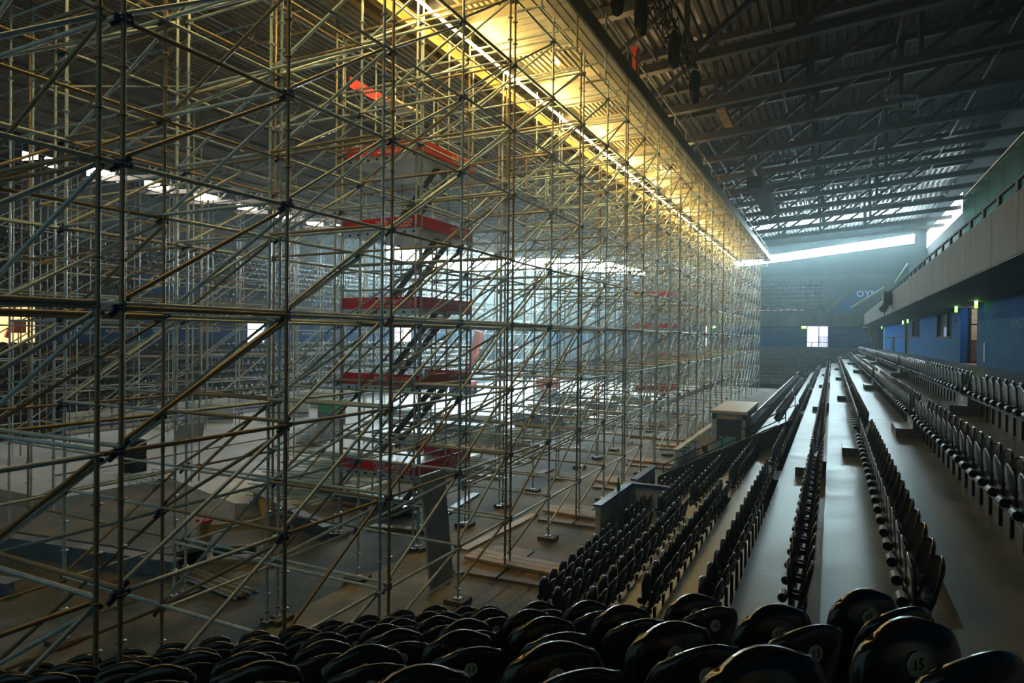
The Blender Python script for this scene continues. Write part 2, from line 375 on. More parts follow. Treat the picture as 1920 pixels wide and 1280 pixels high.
for r in range(7):
    x = -40.
    while x < -.4 - (.4 if r < 4 else 0):
        if not (int(x * 2) % 30 in (0, 1)): ue.append((x, 85.4 + .7 * r, 3.9 + .56 * r, math.pi + math.pi))
        x += .54
    x = 5.8 + .1 * r
    while x < 9.: ue.append((x, 85.4 + .7 * r, 3.9 + .56 * r, 0)); x += .54
merge(vl, ue, 'upper_end_seating', 'plastic', 'rows of black seats on the upper tier under the far window strip')

# ------------------------------------------------------------------ right blue wall, balcony, upper wall
def wallseg(name, boxes, m='blue'):
    b = MB()
    for q in boxes: b.box(*q)
    return struct(b.build(name, m))
zb, zt = -.96, 1.9
T0, T1 = XW, XW + .3
wallseg('wall_right', [(T0, T1, -8, 30.3, zb, zt)])
wallseg('wall_right', [(T0, T1, 33.9, 36.3, zb, zt), (T0, T1, 36.3, 40.9, zb, .13), (T0, T1, 36.3, 40.9, 1.42, zt), (T0, T1, 40.9, 48.6, zb, zt), (T0, T1, 48.6, 52.7, zb, .19), (T0, T1, 48.6, 52.7, 1.42, zt), (T0, T1, 52.7, 54.6, zb, zt)])
wallseg('wall_right', [(T0, T1, 57.6, 79., zb, zt), (T0, T1, 54.6, 57.6, 1.35, zt)])
b = MB(); b.box(T0, T1 + .9, 30.3, 33.9, 1.75, zt); b.box(T0 + .3, 6.4, 33.9, 34.1, zb, zt); b.box(T1, 6.4, 30.1, 30.3, zb, zt); struct(b.build('trim_1', 'violet'))
b = MB(); b.box(6.4, 6.6, 30., 34.2, zb, zt); struct(b.build('wall_corridor', 'violet'))
b = MB(); b.box(T0 - .1, 6.6, 29.9, 34.2, zb - .1, zb + .02); struct(b.build('floor_doorway', 'plank'))
dr = MB(); dr.box(5.34, 5.42, 30.32, 31.5, zb + .02, 1.45); d1 = struct(dr.build('door_1', 'doorwood'))
for z0, z1 in ((-.85, .1), (.2, .75), (.85, 1.4)):
    b = MB(); b.box(5.30, 5.345, 30.5, 31.4, z0, z1); b.build('door_panel', 'plank' if z0 == .2 else 'doorwood', d1)
for i, (y0, y1, z0, z1) in enumerate(((36.3, 40.9, .13, 1.42), (48.6, 52.7, .19, 1.42))):
    fr = MB(); fr.box(T0 - .03, T1, y0, y0 + .16, z0, z1); fr.box(T0 - .03, T1, y1 - .16, y1, z0, z1); fr.box(T0 - .03, T1, y0, y1, z0, z0 + .1); fr.box(T0 - .03, T1, y0, y1, z1 - .06, z1)
    fr.box(T0 - .01, T1, y0 + 1.2, y0 + 1.32, z0, z1); wn = struct(fr.build(f'window_{i + 1}', 'black'))
    b = MB(); b.box(T0 + .12, T0 + .14, y0, y1, z0, z1); b.build('pane', 'glassb', wn)
    b = MB(); b.box(T1 + .7, T1 + .8, y0 - .5, y1 + 2, z0 - .3, zt); struct(b.build('wall_booth', 'darkwall'))
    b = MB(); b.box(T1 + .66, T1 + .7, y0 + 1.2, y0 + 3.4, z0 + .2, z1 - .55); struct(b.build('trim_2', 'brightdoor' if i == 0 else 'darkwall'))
dr = MB(); dr.box(T0 + .1, T0 + .2, 54.6, 57.6, zb, 1.35); struct(dr.build('door_2', 'black'))
dr = MB(); dr.box(T0 - .06, T0 + .02, 66.9, 69.9, zb, .3); struct(dr.build('door_3', 'black'))
b = MB(); b.bar((T0 - .12, 54.6, .35), (T0 - .12, 78, .35), .06, .08); tag(b.build('grey_conduit', 'fascia'), 'pale horizontal pipe fixed along the far blue wall', 'pipe')
b = MB(); b.bar((T0 - .12, 55.6, zb), (T0 - .12, 55.6, 1.6), .12, .12); tag(b.build('downpipe', 'fascia'), 'pale vertical pipe beside the dark doorway in the blue wall', 'pipe')
for (txt, y, z, sz) in (('JACQUES', 26.6, .9, .36), ('GRIMALDI', 24.2, .55, .42), ('VOLERY', 21.5, .35, .42), ('KELLER', 35.2, .95, .26), ('FLÜCK', 44.5, .75, .26)):
    lettering(txt, sz * .85, 'letter', None, (T0 - .004, y, z), (0, -1, 0)).name = 'wall_lettering'
for o in list(COL.objects):
    if o.name.startswith('wall_lettering'): struct(o); o.name = 'trim_3'
wb = thing('wall_box', (4.9, 33.2, .1), 'small black box on the violet reveal of the doorway', 'box')
b = MB(); b.box(5.8, 6.1, 33.6, 33.9, .2, .6); b.build('body', 'black', wb); b = MB(); b.box(5.82, 6.08, 33.58, 33.6, .24, .34); b.build('lens_plate', 'fascia', wb)
b = MB(); b.box(T0 - .02, T0, 28.6, 29., -.75, -.05); o = tag(b.build('wall_hatch', 'steelblue'), 'dark blue narrow hatch in the wall beside the doorway', 'hatch')
cl = bpy.data.lights.new('added_corridor_fill', 'POINT'); cl.energy = 26; cl.color = (.8, .75, 1); cl.shadow_soft_size = .15; clo = bpy.data.objects.new('added_corridor_fill', cl); COL.objects.link(clo); clo.location = (5.7, 32.4, 1.3)  # added point light, unseen, brightening the inside of the doorway
b = MB(); b.box(5.28, 5.72, 33.84, 33.9, zb, 1.45); d6 = struct(b.build('door_6', 'black'))
for z0, z1, m in ((-.9, .0, 'doorwood'), (.05, .7, 'plank'), (.75, 1.4, 'plank')): b = MB(); b.box(5.38, 5.68, 33.80, 33.84, z0, z1); b.build('door_panel', m, d6)
# number 1 over the door
lettering('1', .5, 'plank', None, (6.38, 31.9, 1.35), (0, -1, 0)).name = 'trim_4'
struct(bpy.data.objects['trim_4'])
# exit signs
def exit_sign(x, y, z, lab, sx=.08, sy=.5, face='y'):
    t = thing('exit_sign', (x, y, z), lab, 'sign', 'green exit signs')
    b = MB(); b.box(x - sx / 2, x + sx / 2, y - sy / 2, y + sy / 2, z - .27, z + .27); b.build('housing', 'exitg', t)
    b = MB()
    if face == 'y': b.box(x - sx / 2 - .004, x - sx / 2, y - sy * .3, y + sy * .3, z - .12, z + .12); b.box(x - sx*.3, x + sx*.3, y - sy / 2 - .004, y - sy / 2, z - .16, z + .16)
    else: b.box(x - sx * .3, x + sx * .3, y - sy / 2 - .004, y - sy / 2, z - .14, z + .14)
    b.build('pictogram', 'exitw', t)
    b = MB(); b.bar((x, y, z + .24), (x, y, z + .5), .03, .03); b.build('hanger', 'black', t)
exit_sign(4.7, 28.7, 1.49, 'green lit exit sign nearest the camera, right of the violet doorway', .07, .22)
exit_sign(4.7, 32.95, 1.5, 'green lit exit sign left of the violet doorway', .07, .22)
exit_sign(4.7, 52.6, 1.5, 'green lit exit sign right of the dark far doorway', .07, .22)
exit_sign(4.7, 56., 1.48, 'green lit exit sign left of the dark far doorway', .07, .22)
exit_sign(4.7, 78.8, 1.5, 'green lit exit sign at the far end of the blue wall', .07, .22)
exit_sign(-3.05, 85.6, 1.6, 'square green lit exit sign beside the white doorway in the end wall', .52, .1, 'x')
exit_sign(-13.6, 85.6, 1.6, 'green lit exit sign seen through the scaffold beside the bright foyer', .52, .1, 'x')
# balcony
bal = thing('balcony', (3.2, 30, 1.7), None, None); bal['kind'] = 'structure'
y = -6.
while y < 84:
    L = 2.4; b = MB(); b.extr([(3.2, 1.7), (3.2, 2.93), (3.38, 2.97), (3.4, 1.7)], 1, y, min(84, y + L - .02)); b.build('fascia_panel', 'fascia', bal); y += L
b = MB(); b.extr([(3.22, 1.68), (3.22, 1.80), (11, 2.0), (11, 1.5), (XW, 1.42)], 1, -6, 84.); b.build('soffit', 'soffit', bal)
b = MB(); b.extr([(3.4, 1.9), (3.4, 2.7), (5, 2.9), (10.2, 6.6), (10.2, 1.9)], 1, -6, 84.); b.build('upper_terrace', 'riser', bal)
gr = thing('glass_balustrade', (3.25, 18, 2.95), 'green tinted glass balustrade standing on the near balcony edge', 'balustrade')
for i in range(16):
    y0 = 21.7 - 1.5 * (i + 1)
    b = MB(); b.box(3.25, 3.275, y0 + .01, y0 + 1.49, 3.02, 4.0); b.build('glass_pane', 'glass', gr)
b = MB(); b.bar((3.26, -2.3, 4.01), (3.26, 21.7, 4.01), .05, .03); b.build('top_edge', 'silver', gr)
g2 = thing('glass_screen', (3.25, 40, 2.95), 'single tall glass screen farther along the balcony edge', 'balustrade')
b = MB(); b.box(3.25, 3.28, 36.9, 43.8, 2.95, 3.75); b.build('glass_pane', 'glass', g2); b = MB(); b.bar((3.26, 36.9, 3.76), (3.26, 43.8, 3.4), .05, .03); b.build('top_edge', 'silver', g2)
br = thing('balcony_rail', (3.3, 20, 2.95), 'low black rail with brackets along the balcony edge', 'railing')
b = MB(); b.bar((3.22, 2, 3.16), (3.22, 82, 3.16), .06, .05); b.build('rail', 'black', br)
y = 6.
while y < 80:
    b = MB(); b.box(3.19, 3.25, y, y + .22, 2.94, 3.15); b.build('bracket', 'black', br); y += 1.6
pj = thing('projector', (3.1, 45.5, 2.0), 'dark spotlight housing hung on the balcony fascia with cables', 'spotlight')
b = MB(); b.box(2.75, 3.18, 44.8, 46.2, 2.2, 2.95); b.build('housing', 'black', pj); b = MB(); b.tube((2.9, 45., 2.2), (2.7, 44.6, 1.85), .22, 10, True); b.build('lamp_head', 'frame', pj)
b = MB(); b.bar((2.9, 46.2, 2.2), (2.9, 46.2, 1.5), .12, .04); b.build('cable', 'black', pj)
# upper right wall + its window strip
wallseg('wall_upper_right', [(9.9, 10.2, -8, 94, 2, 11.0), (9.9, 10.2, -8, 67, 11.0, 14.4), (9.9, 10.2, 67, 94, 12.85, 14.4)], 'darkwall')
b = MB(); b.box(9.95, 10.1, 67, 91, 11.0, 12.85); struct(b.build('window_3', 'winR'))

# ------------------------------------------------------------------ end wall
YE_ = 86.
wallseg('wall_end', [(-52, -14.6, YE_, YE_ + .3, FL, 2.2), (-18, -2.7, YE_, YE_ + .3, FL, -.86), (-14.4, -2.7, YE_, YE_ + .3, -.86, 2.2), (-2.7, -.45, YE_, YE_ + .3, FL, -.86), (-2.7, -.45, YE_, YE_ + .3, 1.85, 2.2), (-.45, 5.3, YE_, YE_ + .3, FL, 2.2)])
b = MB(); b.box(-3.2, 0, YE_ + 1.6, YE_ + 1.7, -1, 2.2); struct(b.build('wall_foyer', 'brightdoor'))
b = MB(); b.box(-1.5, -1.4, YE_ + 1.2, YE_ + 1.5, -.8, 1.8); b.box(-3, 0, YE_ + .3, YE_ + 1.6, -1., -.86); struct(b.build('trim_5', 'wpanel'))
fd = thing('foyer_grille', (-1, YE_ + .8, -.86), 'dark barred grille standing inside the white end doorway', 'grille')
b = MB(); b.bar((-1.5, YE_ + .8, .35), (-.45, YE_ + .8, .35), .05, .05); b.build('top_rail', 'ibeam', fd)
for i in range(10): b = MB(); b.bar((-1.48 + .11 * i, YE_ + .8, -.86), (-1.48 + .11 * i, YE_ + .8, .35), .04, .04); b.build('bar', 'ibeam', fd)
b = MB(); b.box(-18, -14.4, YE_ + .05, YE_ + .1, -.86, 1.9); struct(b.build('door_4', 'dayfoyer'))
for (txt, x, z, sz) in (('HANSPETER', -5.6, 1.25, .34), ('KAUFMANN', -6.6, .35, .3), ('OBEZ PLACE', 1.0, .95, .28)):
    o = lettering(txt, sz, 'ibeam', None, (x, YE_ - .004, z), (1, 0, 0)); o.name = 'trim_6'; struct(o)
b = MB(); b.box(3.2, 3.9, YE_ - .01, YE_, 1.4, 1.65); struct(b.build('trim_7', 'wpanel'))
# end terrace without seats
te = thing('floor_end_terrace', (-20, 80, FL), None, None); te['kind'] = 'structure'
ns = 10
for i in range(ns):
    y0 = 76.2 + .98 * i; z1 = FL + .5 + (4.45 - .5) * (i + 1) / ns - .0
    b = MB(); b.box(-40, 2.6 if i < ns - 1 else 5, y0, YE_, z1 - .46, z1); b.build('tread', 'tread', te)
    b = MB(); b.box(-40, 2.6, y0 - .03, y0 + .06, z1, z1 + .02); b.build('nosing', 'fascia', te)
for j, (yy, zz, x0, x1) in enumerate(((84.6, -1.3, -3.9, -.4), (81.6, -2.5, -4.6, -2.2), (79.7, -3.3, -6.8, -3.6), (77.8, -4.1, -7.4, -4.8))):
    handrail('crush_barrier', [(x0, yy, zz), (x1, yy, zz)], f'black crush barrier on the bare end terrace, {("topmost", "second from top", "third from top", "lowest")[j]} of four', 1.0, 1, .045, 1.2)
handrail('sloping_handrail', [(-3.6, 62., -4.5), (3.1, 63., -.75)], 'long black sloping handrail in front of the bare end terrace', 1.0, 2, .04, 1.6)
b = MB(); b.extr([(-3.6, -4.6), (3.1, -.85), (3.1, -3), (-3.6, FL)], 1, 62, 62.2); tag(b.build('stair_parapet', 'riser'), 'dark sloping parapet below the long handrail at the far end', 'wall')
col_ = MB(); col_.add([(3.3, 79.8, 1.8), (4.15, 79.8, 1.8), (4.9, 79.8, -1.), (4.1, 79.8, -1.), (3.3, 80.5, 1.8), (4.15, 80.5, 1.8), (4.9, 80.5, -1.), (4.1, 80.5, -1.)], [(0, 3, 2, 1), (4, 5, 6, 7), (0, 1, 5, 4), (1, 2, 6, 5), (2, 3, 7, 6), (3, 0, 4, 7)])
tag(col_.build('slanted_column', 'fascia'), 'pale slanted concrete column at the end of the blue wall', 'column')
# end balcony
eb = thing('end_balcony', (-20, 84, 1.6), None, None); eb['kind'] = 'structure'
x = -46.
while x < 3.2: b = MB(); b.box(x, min(3.2, x + 2.98), 83.8, 84.1, 1.6, 2.95); b.build('fascia_panel', 'fascia', eb); x += 3.
b = MB(); b.box(-50, 5, 84, YE_ + .1, 1.6, 1.8); b.build('soffit', 'soffit', eb)
for i in range(10): b = MB(); b.box(-52, 10, 84.2 + .7 * (i + 1) - .5, 94, 2.6 + .56 * i - .4, 2.6 + .56 * i + .46); b.build('tread', 'riser', eb)
handrail('end_balcony_rail', [(-44, 84.1, 2.95), (3.2, 84.1, 2.95)], 'thin dark rail along the end balcony edge', .45, 1, .03, 2.)
tp = thing('barrier_tape', (-6, 84.5, 3.2), 'red and white barrier tape hung across the end balcony', 'tape')
for i in range(70):
    x0 = -30 + .385 * i; zz = 3.5 + .05 * math.sin(i * .5)
    b = MB(); b.box(x0, x0 + .38, 84.55, 84.57, zz - .05, zz + .05); b.build('tape_stripe', 'tape_w' if i % 2 else 'orange', tp)
# blue stair flank with sign
sp = thing('stair_flank', (2, 87, 3), 'blue triangular stair flank wall with white lettering on the end tier', 'wall')
b = MB(); b.extr([(-.35, 2.9), (2.25, 5.7), (2.25, 2.9)], 1, 84.6, 84.8); b.build('flank_panel', 'blue', sp)
b = MB(); b.box(2.2, 5.2, 87.0, 87.2, 2.9, 5.9); b.build('back_panel', 'blue', sp)
b = MB(); b.extr([(1.9, 3.7), (5.2, 6.0), (5.2, 2.9), (1.9, 2.9)], 1, 84.6, 84.75); b.build('front_panel', 'riser', sp)
b = MB(); b.bar((1.9, 84.6, 3.75), (5.2, 84.6, 6.05), .1, .12); b.build('handrail', 'silver', sp)
b = MB(); b.extr([(-.9, 3.1), (2., 6.2), (2.2, 6.2), (-.5, 3.1)], 1, 84.5, 84.53); b.build('glass_pane', 'glass', sp)
lettering('OYM', 1.05, 'white', sp, (3.65, 86.98, 5.45), (1, .0, 0))
# upper end wall and window strip (follows the roof's shallow V)
def zr(x): return 9.3 + .07 * abs(x + 20.65)
b = MB(); YU = 91.
f_ = YU / 88.
def zs(x): return (8.55 + .105 * abs(x + 21.5)) * f_
GL = [(-52, 10.6, 13.6), (-34, 10.0, 12.3), (-24, 8.9, 9.5)]; GR = [(-12.5, zs(-12.5) - .35, zs(-12.5) + .55), (8.7, zs(8.7) - .4, zs(8.7) + .65)]
low_ = [(x, z0) for x, z0, z1 in GL] + [(x, z0) for x, z0, z1 in GR] + [(10.2, zs(10.2) - .4)]; hi_ = [(x, z1) for x, z0, z1 in GL] + [(x, z1) for x, z0, z1 in GR] + [(10.2, zs(10.2) + .65)]
b.extr([(-52, 2), (10.2, 2)] + low_[::-1], 1, YU, YU + .3); struct(b.build('wall_upper_end', 'darkwall'))
b = MB(); b.extr(hi_ + [(10.2, 15), (-52, 15)], 1, YU, YU + .3); struct(b.build('wall_upper_end', 'darkwall'))
b = MB(); b.extr([low_[2], low_[3], hi_[3], hi_[2]], 1, YU, YU + .3); struct(b.build('wall_upper_end', 'darkwall'))
b = MB(); b.extr(low_[:3] + hi_[:3][::-1], 1, YU + .05, YU + .12); struct(b.build('window_7', 'winL'))
b = MB(); b.extr(low_[3:5] + hi_[3:5][::-1], 1, YU + .05, YU + .12); struct(b.build('window_4', 'win'))
b = MB(); b.box(8.7, 10.2, YU, YU + .3, zs(8.7) - .4, zs(10.2) + .7); struct(b.build('wall_upper_end', 'darkwall'))

# ------------------------------------------------------------------ left side
XL = MX - XW
wallseg('wall_left', [(XL - .3, XL, 24.1, 41.0, -1, 2), (XL - .3, XL, 43, 62.5, -1, 2), (XL - .3, XL, 66, 86, -1, 2), (XL - .3, XL, -10, 21.2, -1, 2)])
b = MB(); b.box(XL - 1.2, XL - 1.1, 20, 25, -1, 2); struct(b.build('wall_left_foyer', 'warm'))
for y0, y1 in ((41, 43), (62.5, 66)): b = MB(); b.box(XL - .3, XL - .2, y0, y1, -1, 1.2); struct(b.build('door_5', 'dayfoyer')); 
for (txt, y, z, sz) in (('TOBIAS STEPHAN', 26.2, -.05, .36), ('STEFAN', 26.8, .42, .36), ('MORANT', 32.9, .1, .33), ('KESSLER', 37.2, .3, .48), ('AUFDERMAUR', 29.6, .1, .3), ('METROPOLIT', 48.5, .05, .3)):
    o = lettering(txt, sz * 1.15, 'white', None, (XL + .006, y, z), (0, 1, 0)); o.name = 'trim_8'; struct(o)
oc = thing('red_coat_rack', (XL - .6, 23.3, -.9), 'red jacket hanging in the warm lit doorway on the far left', 'jacket')
b = MB(); b.box(XL - .7, XL - .5, 22.9, 23.7, -.1, .75); b.build('jacket_body', 'orange', oc); b = MB(); b.bar((XL - .6, 22.8, .2), (XL - .6, 22.6, -.4), .2, .16); b.build('sleeve', 'orange', oc); b = MB(); b.bar((XL - .6, 23.3, -.95), (XL - .6, 23.3, .8), .05, .05); b.build('stand', 'black', oc)
tl = thing('floor_left_terrace', (-39, 40, FL), None, None); tl['kind'] = 'structure'
for k in range(-2, 7):
    zt_ = ZK[k] - CH; x1 = MX - (XK[k] + .06); x0 = MX - (XK[k + 1] + .06)
    if k == -2: x1 = XL - 1.2
    b = MB(); b.box(x1, x0, -10, 76, zt_ - .62, zt_); b.build('tread', 'tread', tl)
b = MB(); b.box(MX - 3.4, MX - 3.2, -10, 84, 1.7, 2.95); lb = struct(b.build('balcony_left', 'soffit'))
b = MB(); b.box(XL - 9, MX - 3.2, -10, 84, 1.6, 1.75); b.build('soffit', 'soffit', lb)
for i in range(9): b = MB(); b.box(XL - 9, MX - 3.0 - .9 * i, -10, 84, 2.0 + .58 * i, 2.55 + .58 * i); b.build('tread', 'riser', lb)
b = MB(); b.box(-43.75, -43.6, 29, 34, 2.9, 4.5); ls = tag(b.build('blue_sign_panel', 'blue'), 'blue panel with white lettering above the opposite balcony', 'sign')
lettering('OYM', 1.1, 'white', ls, (-43.58, 31.2, 3.75), (0, 1, 0))
b = MB(); b.extr([(55, 2.9), (58, 2.9), (59.5, 4.2), (57, 5.2), (54.5, 4.3)], 0, -43.8, -43.6); tag(b.build('blue_hexagon_panel', 'blue'), 'blue hexagonal panel on the opposite balcony', 'sign')
XU = -52.
wallseg('wall_upper_left', [(XU - .3, XU, -10, 92, 2, 9.8), (XU - .3, XU, -10, 92, 12.9, 15), (XU - .3, XU, -10, 26, 9.8, 12.9)], 'darkwall')
y = 25.8; i = 0
while y < 66:
    b = MB(); L = 2.6; b.box(XU - .25, XU - .2, y, y + L, 12.15, 12.9); struct(b.build('window_5', 'winW'))
    b = MB(); b.box(XU - .3, XU, y - .1, y + 4.7, 9.8, 12.15); b.box(XU - .3, XU, y + L, y + 4.7, 12.15, 12.9); struct(b.build('wall_upper_left', 'darkwall')); y += 4.7
b = MB(); b.box(XU - .25, XU - .2, 68, 91, 9.9, 12.3); struct(b.build('window_6', 'winL'))

# ------------------------------------------------------------------ roof: sheet and trusses
def ribs(x0, x1, pitch, amp, zf, y0, y1, flip=1):
    b = MB(); n = int((x1 - x0) / pitch); prof = []
    for i in range(n):
        x = x0 + i * pitch
        for dx, dz in ((0, 0), (.12, 1), (.5, 1), (.62, 0)): prof.append((x + dx * pitch, zf(x) + dz * amp * flip))
    vs = [(x, y, z) for y in (y0, y1) for x, z in prof]; m_ = len(prof)
    return b.add(vs, [(i, i + 1, i + 1 + m_, i + m_) for i in range(m_ - 1)])
struct(ribs(-52.5, 11, .42, .13, lambda x: zr(x) + 3.15, -9, 92).build('ceiling', 'sheet'))
b = MB(); b.extr([(-52.5, zr(-52.5) + 3.35), (-20.65, zr(-20.65) + 3.35), (11, zr(11) + 3.35), (11, zr(11) + 3.6), (-20.65, zr(-20.65) + 3.6), (-52.5, zr(-52.5) + 3.6)], 1, -9, 92); struct(b.build('ceiling_insulation', 'darkwall'))
TY = [1., 5.8, 10.6, 15.4, 20.2, 25.1, 30.1, 34.8, 39.1, 44.1, 48.5, 53.3, 58., 62.8, 67.6, 72.4, 77.2]
for ti, ty in enumerate(TY):
    t = thing('roof_truss', (0, ty, zr(0)), f'dark steel roof truss spanning the hall, {ORD(ti + 1)} counted from the camera end', 'truss', 'roof trusses over the right stand')
    for nm, dz, hh, ww in (('bottom_chord', 0, .34, .34), ('top_chord', 2.8, .3, .3)):
        b = MB(); P = [(-51.8, zr(-51.8)), (-20.65, zr(-20.65)), (9.9, zr(9.9))]
        b.extr([(x, z + dz) for x, z in P] + [(x, z + dz + hh) for x, z in P[::-1]], 1, ty - ww / 2, ty + ww / 2); b.build(nm, 'truss', t)
    wb_ = MB()
    for i in range(-13, 3):
        xa = -.9 + 3.9 * i - (ti % 2) * .3; xb_ = xa + 3.9
        if xa < -51 or xb_ > 9.8: continue
        tgt = wb_ if xa < -9 else None
        for nm, p, q in (('post', (xa, ty, zr(xa) + .3), (xa, ty, zr(xa) + 2.85)), ('diagonal', (xa, ty, zr(xa) + .3), (xb_, ty, zr(xb_) + 2.85))):
            if tgt: tgt.bar(p, q, .16, .16)
            else: b = MB(); b.bar(p, q, .2, .18); b.build(nm, 'truss', t)
    stuff(wb_.build('web_members', 'truss', t))
for j, xx in enumerate((-7.5, -2.5, 2.5, 7.)):
    b = MB(); b.tube((xx, -4, zr(xx) + 2.7), (xx, 86, zr(xx) + 2.7), .05, 6); tag(b.build('roof_pipe', 'truss'), f'thin pipe running lengthwise through the roof trusses, {ORD(j + 1)} from the scaffold', 'pipe')
    
for i, yq in enumerate((12., 19., 26., 33., 40.)):
    li = bpy.data.lights.new('added_deck_fill', 'POINT'); li.energy = 75; li.color = (1., .66, .3); li.shadow_soft_size = .12; lo = bpy.data.objects.new('added_deck_fill', li); COL.objects.link(lo); lo.location = (-7.9, yq, 8.72)  # added warm point lights, unseen above the deck, brightening the roof trusses
# things hung in the roof
lt = thing('lighting_truss', (-4.6, 18, 9.2), 'black cable loaded lighting truss hanging above the scaffold edge', 'truss')
b = MB()
for dx in (-.25, .25):
    for dz in (0, .5): b.tube((-4.6 + dx, 11, 9.3 + dz), (-4.5 + dx, 23.2, 9.3 + dz), .03, 6)
b.build('chords', 'black', lt); b = MB()
for i in range(24):
    y = 11 + i * .5; s = .25 if i % 2 else -.25
    b.bar((-4.6 + s, y, 9.3), (-4.6 - s, y + .5, 9.3), .025, .025); b.bar((-4.85, y, 9.3 if i % 2 else 9.8), (-4.85, y + .5, 9.8 if i % 2 else 9.3), .025, .025); b.bar((-4.35, y, 9.3 if i % 2 else 9.8), (-4.35, y + .5, 9.8 if i % 2 else 9.3), .025, .025)
b.build('bracing', 'black', lt); b = MB()
for i in range(26):
    y = 11 + RNG.random() * 12; x = -4.6 + (RNG.random() - .5) * .6; l = .3 + RNG.random() * .6
    b.tube((x, y, 9.5), (x + .1, y + l, 9.2 - RNG.random() * .3), .025, 5); b.tube((x + .1, y + l, 9.2), (x, y + 2 * l, 9.5), .025, 5)
b.build('cables', 'black', lt)
def ovoid(p, r, h, n=12):
    b = MB(); pr = [(.35, 0), (.8, -.12), (1, -.35), (.95, -.7), (.75, -.95), (.3, -1)]
    vs = [(p[0] + r * a * math.cos(2 * math.pi * i / n), p[1] + r * a * math.sin(2 * math.pi * i / n), p[2] + h * z) for a, z in pr for i in range(n)]
    return b.add(vs, [(j * n + i, j * n + (i + 1) % n, (j + 1) * n + (i + 1) % n, (j + 1) * n + i) for j in range(5) for i in range(n)] + [tuple(range(n)), tuple(range(6 * n - 1, 5 * n - 1, -1))])
for (x, y, z, lb_) in ((-5.1, 16.3, 9.6, 'black barrel shaped lamp hanging, leftmost on the lighting truss'), (-4.75, 17.3, 9.4, 'black barrel shaped lamp hanging, middle one on the lighting truss'), (-4.45, 20., 9.5, 'black barrel shaped lamp hanging at the far part of the lighting truss'), (-4.3, 22.5, 9.2, 'black barrel shaped lamp hanging, last on the lighting truss')):
    t = thing('hanging_lamp', (x, y, z), lb_, 'lamp', 'black lamps on the lighting truss')
    ovoid((x, y, z - .1), .19, 1.15).build('shade', 'black', t, smooth=True); b = MB(); b.tube((x, y, z - .1), (x, y, z + .3), .03, 6); b.build('hanger', 'black', t); b = MB(); b.tube((x, y, z - .12), (x, y, z - .09), .16, 12, True); b.build('top_ring', 'silver', t)
la = thing('speaker_array', (-4.3, 45, 9.2), 'dark curved loudspeaker array hanging far along the roof', 'loudspeaker')
for yq in (44.1, 48.5): b = MB(); b.bar((-4.3, yq, 9.8), (-4.3, yq, 10.5), .06, .06); b.build('hanger', 'black', la)
for i in range(9): b = MB(); b.box(-4.7, -3.8, 41 + i * 1.3, 42.1 + i * 1.3, 9.0 + .04 * i, 9.7 + .04 * i); b.build('cabinet', 'black', la)
b = MB(); b.bar((-4.3, 41, 10.), (-4.3, 53, 10.3), .12, .12); b.build('carrier', 'silver', la)
for i, (x, y) in enumerate(((2.5, 32.8), (2.7, 34.6))):
    t = thing('flood_light', (x, y, 10.8), ('silver floodlight pair on the roof chord, nearer one', 'silver floodlight pair on the roof chord, farther one')[i], 'lamp', 'floodlights on a roof chord')
    b = MB(); b.bar((x - .5, y, 10.62), (x + .7, y, 10.5), .35, .16); b.build('housing', 'silver', t); b = MB(); b.bar((x, y, 10.6), (x, round((y - 30.1) / 4.7) * 4.7 + 30.1, 11.05), .06, .06); b.build('bracket', 'black', t); b = MB(); b.bar((x - .45, y, 10.53), (x + .65, y, 10.41), .3, .02); b.build('glass', 'black', t)
rd = thing('radiant_heater', (-4.7, 32, 10.4), 'cream ribbed lamp reflector hanging under a roof chord', 'lamp')
for i in range(12): b = MB(); b.bar((-4.9, 30.9 + i * .23, 10.5), (-4.5, 30.9 + i * .23, 10.5), .16, .12); b.build('rib', 'plank', rd)
b = MB(); b.bar((-4.55, 30.8, 10.6), (-4.55, 33.9, 10.6), .08, .08); b.build('carrier', 'black', rd)
b = MB(); b.bar((-4.55, 30.05, 10.45), (-4.55, 30.9, 10.6), .05, .05); b.build('hanger', 'black', rd)
om = thing('orange_post', (-6.2, 21.85, 8.5), 'orange post with clamp standing at the scaffold roof edge', 'post')
b = MB(); b.bar((-6.2, 21.85, 8.4), (-6.2, 21.85, 9.95), .13, .13); b.build('post', 'orange', om); b = MB(); b.box(-6.3, -6.08, 21.72, 21.98, 9.8, 9.95); b.build('head', 'orange', om); b = MB(); b.bar((-6.06, 21.85, 8.4), (-6.06, 21.85, 9.8), .07, .07); b.build('brace', 'truss', om)

# ------------------------------------------------------------------ the scaffold
R_T = .027
PER = 4.61
ystd = []
for m_ in range(-1, 15): ystd += [(4.02 + PER * m_, 'a'), (4.27 + PER * m_, 'b'), (6.55 + PER * m_, 'c')]
ystd = [q for q in ystd if 1 < q[0] < 71.5]
bays = [(ystd[i][0], ystd[i + 1][0]) for i in range(len(ystd) - 1) if ystd[i][1] != 'a']
ZL = [.26 + 1.5 * l for l in range(-3, 6)]
ROWS = [-6.66, -9.2, -11.75]
unit = MB(); unit.tube((0, 0, -.5), (0, 0, .5), R_T, 8); unit_o = unit.build('unit', 'galv', None, True); unit_me = unit_o.data; bpy.data.objects.remove(unit_o)
def tube_part(name, p, q, root):
    p, q = Vector(p), Vector(q); o = bpy.data.objects.new(name, unit_me); COL.objects.link(o); d = q - p
    o.parent = root; o.location = (p + q) / 2 - Vector(WO[root.name]); o.rotation_mode = 'QUATERNION'; o.rotation_quaternion = Vector((0, 0, 1)).rotation_difference(d.normalized()); o.scale = (1, 1, d.length); return o
